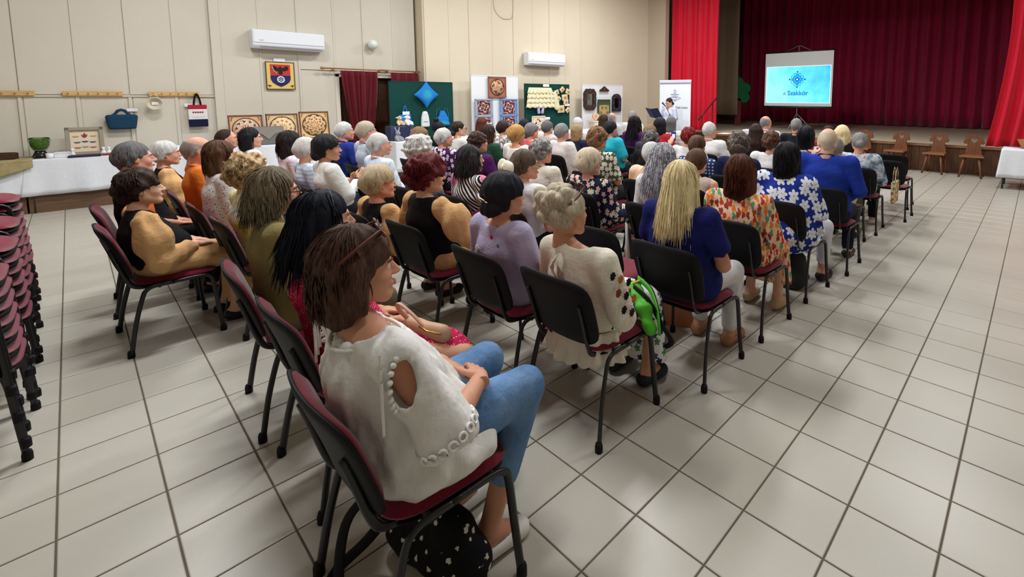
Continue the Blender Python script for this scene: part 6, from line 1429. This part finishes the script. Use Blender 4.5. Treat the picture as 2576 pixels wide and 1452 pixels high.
M_LB = emis('logo_blue', (24, 110, 186)); M_LC = emis('logo_cyan', (30, 160, 214)); M_LN = emis('logo_navy', (40, 50, 140)); M_LW = emis('logo_white', (240, 248, 255)); LZ = .16
def dia(cx, cz, r, y0, y1, mat, nm): return fixn(MB().prism([(cx-r, cz), (cx, cz-r), (cx+r, cz), (cx, cz+r)], y0, y1, 'y').build(nm, mat, sl))
dia(0, LZ, .2, -.0055, -.004, M_LC, 'logo_field')
for k in range(4):
    a = k*pi/2; ca, sa = cos(a), sin(a)
    dia(.235*ca, LZ+.235*sa, .032, -.0075, -.004, M_LN, 'logo_tip'); dia(.135*cos(a+pi/4)*1.06, LZ+.135*sin(a+pi/4)*1.06, .02, -.0075, -.004, M_LN, 'logo_dot')
    for s in (-1, 1):
        P = []
        for q in np.linspace(0, 1, 16):
            r_l = .062*(1-.62*q); th = a+pi/2*s+q*5.2*-s; cx, cz = .14*ca-s*.06*sa, LZ+.14*sa+s*.06*ca; P.append((cx+r_l*cos(th), -.0065, cz+r_l*sin(th)))
        MB().tube(P, .0085, 5).build('logo_scroll', M_LB, sl)
dia(0, LZ, .075, -.0085, -.004, M_LN, 'logo_centre'); MB().lathe([(0, 0), (.028, 0), (.028, .003), (0, .003)], 16, 0, Matrix.Translation((0, -.012, LZ)) @ Matrix.Rotation(pi/2, 4, 'X')).build('logo_eye', M_LW, sl)
FACE_NY = Matrix(((1, 0, 0, 0), (0, 0, -1, 0), (0, 1, 0, 0), (0, 0, 0, 1)))
text_obj('A', .13, M_LB, sl, Matrix.Translation((-.39, -.006, -.29)) @ FACE_NY, bold=.002); text_obj('Szakkör', .2, M_LB, sl, Matrix.Translation((.03, -.006, -.27)) @ FACE_NY, bold=.004)
# ---- roll-up banner
e = empty('rollup_banner', (-7.75, 11.55, 0), 0, 'white roll-up banner with grey logo behind the speaker', 'banner'); e.rotation_euler = (0, 0, .12); M_BAN = plain('banner_white', (226, 230, 238), .5); M_BG = plain('banner_grey_print', (140, 140, 172), .6); BW = .98
box('sheet', -BW/2, BW/2, -.004, .004, .06, 2.12, M_BAN, e); box('top_rail', -BW/2-.01, BW/2+.01, -.012, .012, 2.1, 2.14, M_BAN, e, .004); box('base_case', -BW/2, BW/2, -.06, .06, 0, .08, M_ALU, e, .01); box('print_band', -BW/2+.01, BW/2-.01, -.006, -.004, 2.02, 2.07, M_BG, e)
Lz = 1.62; lg = [MB().tube([(.045*cos(a), -.008, Lz+.2+.045*sin(a)) for a in np.linspace(0, 2*pi, 21)], .005, 5), MB().tube([(-.13, -.008, Lz+.11), (-.05, -.008, Lz+.125), (.05, -.008, Lz+.125), (.13, -.008, Lz+.11), (.05, -.008, Lz+.095), (-.05, -.008, Lz+.095), (-.13, -.008, Lz+.11)], .005, 5),
      MB().tube([(-.19, -.008, Lz+.01), (-.08, -.008, Lz+.05), (0, -.008, Lz+.02), (.08, -.008, Lz+.05), (.19, -.008, Lz+.01), (.08, -.008, Lz-.03), (0, -.008, Lz-.08), (-.08, -.008, Lz-.03), (-.19, -.008, Lz+.01)], .006, 5), MB().tube([(h[0], -.008, h[1]) for h in heart_pts(.13, 0, Lz+.01)+heart_pts(.13, 0, Lz+.01)[:1]], .006, 5)]
for q in lg: q.build('logo_line', M_BG, e)
dm = MB(); [dm.ball((0, -.008, Lz+z), .013, 8, 0, (1, .3, 1)) for z in (.2, .15, .085)]; dm.build('logo_dot', M_BG, e)
text_obj('Nemzeti Művelődési Intézet', .085, plain('banner_text', (120, 122, 134), .6), e, Matrix.Translation((0, -.006, 1.36)) @ FACE_NY, bold=.001, sx=.82)
# ---- the speaker
def arm_hold(S, s):
    if s > 0: return S+(.12, .03, -.25), S+(.16, .25, -.14), (-.2, .6, .6), (-.1, -.5, .85)
    return S+(-.06, .0, -.27), S+(.03, .22, -.32), (.5, .7, .1), (.3, 0, -1)
sp = dict(n=90, lod=1, T=1.62, sex='f', stand=True, hair=('lowbun', *DBR, -.002), top=(S((196, 200, 222)), .9, {'neck': 1.25}), bottom=('skirt', S((60, 64, 90)), .4), hy=.1, hp=.3, skin=0, arms=(arm_hold, arm_hold), extra=[glasses()])
SPR = pi-.15
person(sp, (-7.56, 11.16, 0), SPR, 'woman with glasses standing at the microphone reading from a folder')
def sp_w(x, y, z): q = rotz(SPR) @ Vector((x, y, z)); return (q.x-7.56, q.y+11.16, q.z)
e = empty('folder', sp_w(.27, .5, 1.2), SPR, 'open dark navy folder held by the standing speaker', 'folder')
for s in (-1, 1): MB().box(0, .24*s, -.012, .0, -.16, .16, 0, Matrix.Rotation(-.65, 4, 'X') @ Matrix.Rotation(-.2*s, 4, 'Z')).build('cover', plain('navy_folder_cover', (22, 26, 70), .5), e)
MB().box(.02, .2, .0, .003, -.14, .14, 0, Matrix.Rotation(-.65, 4, 'X') @ Matrix.Rotation(-.2, 4, 'Z')).build('inner_pocket', plain('navy_folder_inner', (30, 34, 84), .6), e)
e = empty('microphone_stand', sp_w(-.3, .45, 0), SPR, 'black microphone stand with boom before the speaker', 'microphone stand')
MB().tube([(0, 0, .05), (0, 0, 1.22)], .011, 8).build('pole', M_TUBE, e); MB().tube([(-.22, .05, 1.02), (0, 0, 1.22), (.22, -.08, 1.42)], .008, 8).build('boom', M_TUBE, e); MB().lathe([(0, 0), (.013, 0), (.02, .1), (.026, .12), (.024, .15), (0, .165)], 12, 0, Matrix.Translation((.21, -.07, 1.41)) @ Matrix.Rotation(.9, 4, 'Y')).build('microphone', M_TUBE, e)
for a in (.5, 2.6, 4.7): MB().tube([(0, 0, .12), (.28*cos(a), .28*sin(a), .012)], .009, 6).build('leg', M_TUBE, e)
# ---- stage steps with handrail
e = empty('stage_steps', (-7.85, 12.55, 0), 0, 'wooden stage steps with dark handrail beside the left curtain', 'steps'); M_ST = wood('steps_wood', (104, 70, 44), (134, 96, 64), 'x')
for k in range(3): box('tread', -.55, .55, -.45+.3*k, .48, .15*k, .15*(k+1), M_ST, e, .005)
MB().tube([(.58, -.5, 1.0), (.58, .5, 1.62)], .02, 8).build('handrail', plain('dark_rail', (60, 34, 30), .4), e)
for y, z in ((-.3, 1.12), (.3, 1.5)): MB().tube([(.58, y, 0), (.58, y, z)], .014, 8).build('baluster', plain('dark_rail', (60, 34, 30), .4), e)
# ---- wing cloth and cardboard tree on stage
o = curtain('wing_cloth', -11.5, -8.3, 1.0, 6.3, plain('brown_grey_cloth', (150, 126, 102), .95), 5, .02, 8, 21); o.location = (0, 16.5, 0); tag(o, 'plain brown grey side cloth hanging left on the stage', 'wing cloth')
e = empty('cardboard_tree', (-8.42, 16.75, .6), 0, 'green cardboard tree prop showing behind the brown side cloth', 'stage prop'); M_TR = plain('prop_green', (34, 120, 70), .8, var=.15)
out = []
for cx, cz, r, a0, a1 in ((.0, 1.6, .2, .2, 2.6), (-.3, 1.35, .2, 1.6, 4.2), (-.1, 1.1, .2, 3.6, 5.4), (.26, 1.05, .2, -1.7, .9), (.3, 1.38, .19, -.6, 1.5)): out += arc((cx, cz), r, a0, a1, 7)
fixn(MB().prism(out, -.02, .02, 'y').build('crown', M_TR, e)); box('trunk', -.1, .12, -.02, .02, 0, 1.0, plain('prop_trunk', (128, 62, 58), .8), e)
# ---- heart-back chairs along the stage
M_OAK = wood('carved_chair_wood', (92, 54, 34), (128, 80, 52), 'z', 5, .45); hproto = [None]
def heart_chair(x, y, rz, label):
    if hproto[0] is None:
        e = empty('wooden_chair'); half = [(0, .88), (.05, .875), (.09, .85), (.13, .85), (.16, .82), (.15, .78), (.175, .74), (.185, .7), (.16, .675), (.12, .68), (.11, .66), (.12, .6), (.14, .52), (.14, .45), (.12, .43)]
        fixn(prism_holes(MB(), half+[(-a, z) for a, z in half[::-1][:-1]], [heart_pts(.12, 0, .755)[::-1]], -.014, .014, 'y').build('backrest', M_OAK, e)).location = (0, -.19, 0)
        fixn(MB().prism([(-.16, -.21), (.16, -.21), (.21, .2), (-.21, .2)], .42, .455, 'z').build('seat', wood('chair_seat_wood', (120, 76, 46), (156, 104, 66), 'x', 5, .4), e, .006))
        for sx in (-1, 1):
            for sy in (-1, 1): MB().tube([(sx*.12, sy*.13, .43), (sx*.19, sy*.21, 0)], [.024, .019], 8).build('leg', M_OAK, e)
        hproto[0] = e
    else: e = dup(hproto[0])
    e.location = (x, y, 0); e.rotation_euler = (0, 0, rz); tag(e, label, 'chair', 'carved wooden chairs before the stage')
heart_chair(-3.13, 12.75, pi-.12, 'carved wooden chair with heart cut-out, half hidden by the grey bun'); heart_chair(-2.38, 12.72, pi-.2, 'carved heart-back chair, second from the grey bun woman')
heart_chair(-1.63, 12.7, pi-.12, 'carved heart-back chair, third from the grey bun woman'); heart_chair(-.98, 12.62, pi, 'carved heart-back chair nearest the right red curtain')
# ---- basket on the right table
e = empty('clay_basin', (-.02, 11.75, .732), 0, 'shallow tan wicker basin on the right table', 'basket'); MB().lathe([(0, 0), (.17, 0), (.24, .15), (.25, .16), (.235, .16), (.16, .02), (0, .02)], 24).build('bowl', cloth('stripeh', (176, 118, 80), (196, 140, 98), s=1.2), e)
# ---- front table with projector
e = empty('front_table', (-4.6, 9.35, 0), 0, 'low brown table carrying the projector before the front row', 'table'); box('tabletop', -.75, .75, -.3, .3, .86, .89, M_ST, e, .004); box('front_panel', -.7, .7, .2, .22, .3, .86, M_ST, e)
for sx in (-1, 1):
    for sy in (-1, 1): MB().tube([(sx*.68, sy*.24, .86), (sx*.68, sy*.24, 0)], .02, 8).build('leg', M_TLEG, e)
e = empty('projector', (-4.35, 9.3, .89), .15, 'white projector standing on the brown front table', 'projector'); box('body', -.16, .16, -.12, .12, .012, .11, M_AC, e, .012); MB().lathe([(0, 0), (.035, 0), (.035, .03), (.028, .03), (0, .02)], 16, 0, Matrix.Translation((-.07, .12, .06)) @ Matrix.Rotation(-pi/2, 4, 'X')).build('lens', M_TUBE, e)
for sx in (-1, 1): MB().lathe([(0, 0), (.012, 0), (.012, .014), (0, .014)], 8, 0, Matrix.Translation((sx*.12, .08, 0))).build('foot', M_TUBE, e)
o = box('paper', -.1, .1, -.14, .14, 0, .004, plain('white_card', (232, 232, 234), .6)); o.location = (-4.95, 9.3, .89); tag(o, 'white paper lying beside the projector', 'paper')
# ---- phone
o = box('phone', -.036, .036, -.005, .005, -.07, .07, plain('phone_blue', (50, 60, 150), .4), None, .004); o.location = (-4.08, 6.06, 1.075); o.rotation_euler = (-.15, 0, .5); tag(o, 'blue phone with bright display held up to photograph', 'phone'); box('display', -.02, .02, -.0065, -.005, -.03, .03, emis('phone_display', (210, 225, 255)), o)
# ---- stacks of chairs at the left edge
for i, (x, y, n) in enumerate(((-3.62, -.78, 7), (-4.3, -.78, 7), (-5.0, -.8, 7), (-5.7, -.82, 8))):
    for k in range(n):
        chair(x+.012*(k % 2), y-.004*k+.07, .03*((k*7+i*3) % 5-2)*.3, 'stacked burgundy chair at the left edge of the view, ' + ('nearest stack', 'second stack', 'third stack', 'farthest stack')[i] + ', ' + ('on the floor', 'second from the floor', 'third from the floor', 'fourth from the floor', 'fifth from the floor', 'sixth from the floor', 'seventh from the floor', 'eighth from the floor')[k], 'stacked burgundy chairs at the left edge', z=.066*k)
# ---- bags and boxes among the seats
def bag_sdf(name, loc, rz, label, cat, fn, lo, hi, res, mat): 
    e = empty(name, loc, rz, label, cat); sdf_obj('body', lo, hi, res, fn, mat, e); return e
STAR = cloth('specks', (18, 17, 20), (196, 194, 180), s=.45)
e = bag_sdf('shoulder_bag', (-1.5, .76, 0), .2, 'black bag with pale star print under the nearest chair', 'bag', lambda v: (v.cap((-.13, 0, .09), (.15, 0, .09), .088, .088, .03), v.cap((-.1, 0, .2), (.12, 0, .19), .06, .06, .05), v.bumps(.006, 45, 2)), (-.3, -.16, -.005), (.3, .16, .34), .009, STAR)
MB().tube(smooth_path([(-.12, -.03, .24), (-.2, -.12, .1), (-.26, -.22, .012), (-.14, -.31, .01), (.08, -.24, .01), (.2, -.12, .03), (.24, -.06, .03)], 6), .02, 6, flat=.16, up=(0, 0, 1)).build('strap', plain('black_webbing', (16, 16, 18), .7), e); MB().tube(smooth_path([(-.1, -.05, .25), (-.15, -.13, .3), (-.2, -.2, .22), (-.17, -.25, .05), (-.1, -.24, .012), (.02, -.2, .012)], 6), .016, 6, flat=.16).build('strap', plain('black_webbing', (16, 16, 18), .7), e); box('buckle', .2, .27, -.1, -.04, .0, .05, plain('black_webbing', (16, 16, 18), .7), e, .008)
e = bag_sdf('handbag', (-2.02, 1.02, .57), .35, 'beige leather handbag on the pink polka dot lap', 'handbag', lambda v: (v.cap((-.09, 0, .045), (.09, 0, .04), .032, .03, .02), v.cap((-.1, 0, .02), (.1, 0, .02), .03, .03, .02), v.bumps(.003, 60, 3)), (-.22, -.12, -.03), (.22, .12, .15), .007, plain('beige_leather', (196, 154, 122), .5, bump=.2))
MB().tube(smooth_path([(-.1, 0, .06), (-.13, -.03, .12), (-.11, -.05, .16), (-.05, -.04, .12), (0, -.02, .06)], 6), .011, 6, flat=.4).build('strap', plain('beige_strap', (206, 158, 132), .5), e); MB().tube([(.0, -.045, .07), (.05, -.055, .06), (.12, -.045, .055)], .005, 6).build('zip', M_GOLD, e)
GRN = plain('lime_nylon', (84, 180, 50), .6, bump=.2)
e = bag_sdf('backpack', (-1.58, 2.0, .53), .5, 'lime green backpack with black straps on the cream blouse lap', 'backpack', lambda v: (v.cap((-.03, .07, .06), (.06, -.07, .02), .05, .045, .03), v.cap((.06, -.07, .02), (.1, -.1, -.08), .042, .03, .03), v.bumps(.012, 55, 5)), (-.18, -.25, -.16), (.24, .25, .2), .008, GRN)
for k, P in enumerate(([(.0, .08, .12), (.08, .0, .09), (.13, -.08, .02), (.15, -.12, -.1)], [(-.01, -.0, .1), (.08, -.08, .07), (.16, -.06, -.08), (.2, .02, -.2), (.16, .06, -.26)], [(.02, .1, .1), (.09, .04, .06), (.14, -.03, -.06)])): MB().tube(smooth_path(P, 6), .017, 6, flat=.25).build('strap', plain('black_webbing', (16, 16, 18), .7) if k else GRN, e)
MB().tube([(-.02, .02, .11), (.02, .07, .115), (.03, .11, .1)], .006, 6).build('zip', plain('yellow_zip', (230, 210, 40), .6), e)
o = box('cardboard_box', -.13, .13, -.1, .1, 0, .26, plain('kraft_card', (178, 122, 84), .85, var=.06), None, .003); o.location = (-1.9, 2.93, 0); o.rotation_euler = (0, 0, .5); tag(o, 'brown cardboard box standing behind the blonde woman chair', 'box')
for s in (-1, 1): MB().box(-.13, .13, s*.1, s*.004, .26, .266).build('flap', plain('kraft_card', (178, 122, 84), .85, var=.06), o)
e = bag_sdf('handbag', (-1.42, 3.42, .55), .3, 'olive beige slouchy handbag on the leaf print dress', 'handbag', lambda v: (v.cap((-.06, -.1, .06), (.02, .1, .05), .06, .06, .03), v.ell((0, 0, .1), (.06, .12, .08), .03), v.bumps(.008, 40, 6)), (-.2, -.25, -.03), (.2, .25, .24), .008, plain('olive_leather', (176, 158, 116), .45, bump=.2)); MB().tube(smooth_path([(0, -.1, .12), (-.06, -.06, .22), (-.08, .04, .22), (0, .1, .12)], 6), .009, 6).build('handle', plain('olive_leather2', (160, 142, 104), .5), e)
e = bag_sdf('backpack', (-1.52, 4.12, 0), 0, 'black backpack on the floor under the hibiscus shirt chair', 'backpack', lambda v: (v.ecap((0, 0, .08), (0, 0, .28), (.14, .09), (.12, .08), .04), v.cap((-.08, .08, .1), (.08, .08, .1), .05, .05, .03), v.bumps(.005, 40, 7)), (-.24, -.2, -.005), (.24, .24, .4), .01, plain('black_nylon', (22, 22, 26), .6)); MB().tube([(-.04, 0, .35), (0, 0, .39), (.04, 0, .35)], .01, 6).build('handle', M_TUBE, e)
e = empty('tote_bag', (-1.33, 7.12, .3), 0, 'cream floral fabric tote hanging at the aisle chair', 'tote bag'); FT = cloth('flowers', (222, 206, 160), (176, 96, 70), (200, 180, 120), (110, 120, 80), s=1.6); fixn(MB().prism([(-.13, 0), (.13, 0), (.15, .28), (-.15, .28)], -.02, .02, 'x').build('body', FT, e, .01))
for x in (-.015, .015): MB().tube(smooth_path([(x, -.07, .27), (x, -.05, .4), (x, 0, .46), (x, .05, .4), (x, .07, .27)], 5), .009, 6, flat=.4).build('handle', FT, e)
o = MB().tube([(-2.62, 3.2, .0), (-2.5, 3.04, .62)], .012, 8).build('walking_stick', plain('white_stick', (216, 216, 212), .5)); tag(o, 'slim white walking stick leaning by the navy floral dress chair', 'walking stick'); MB().tube([(-2.5, 3.04, .61), (-2.5, 3.08, .64), (-2.5, 3.14, .64)], .013, 8).build('grip', M_SHELL, o)
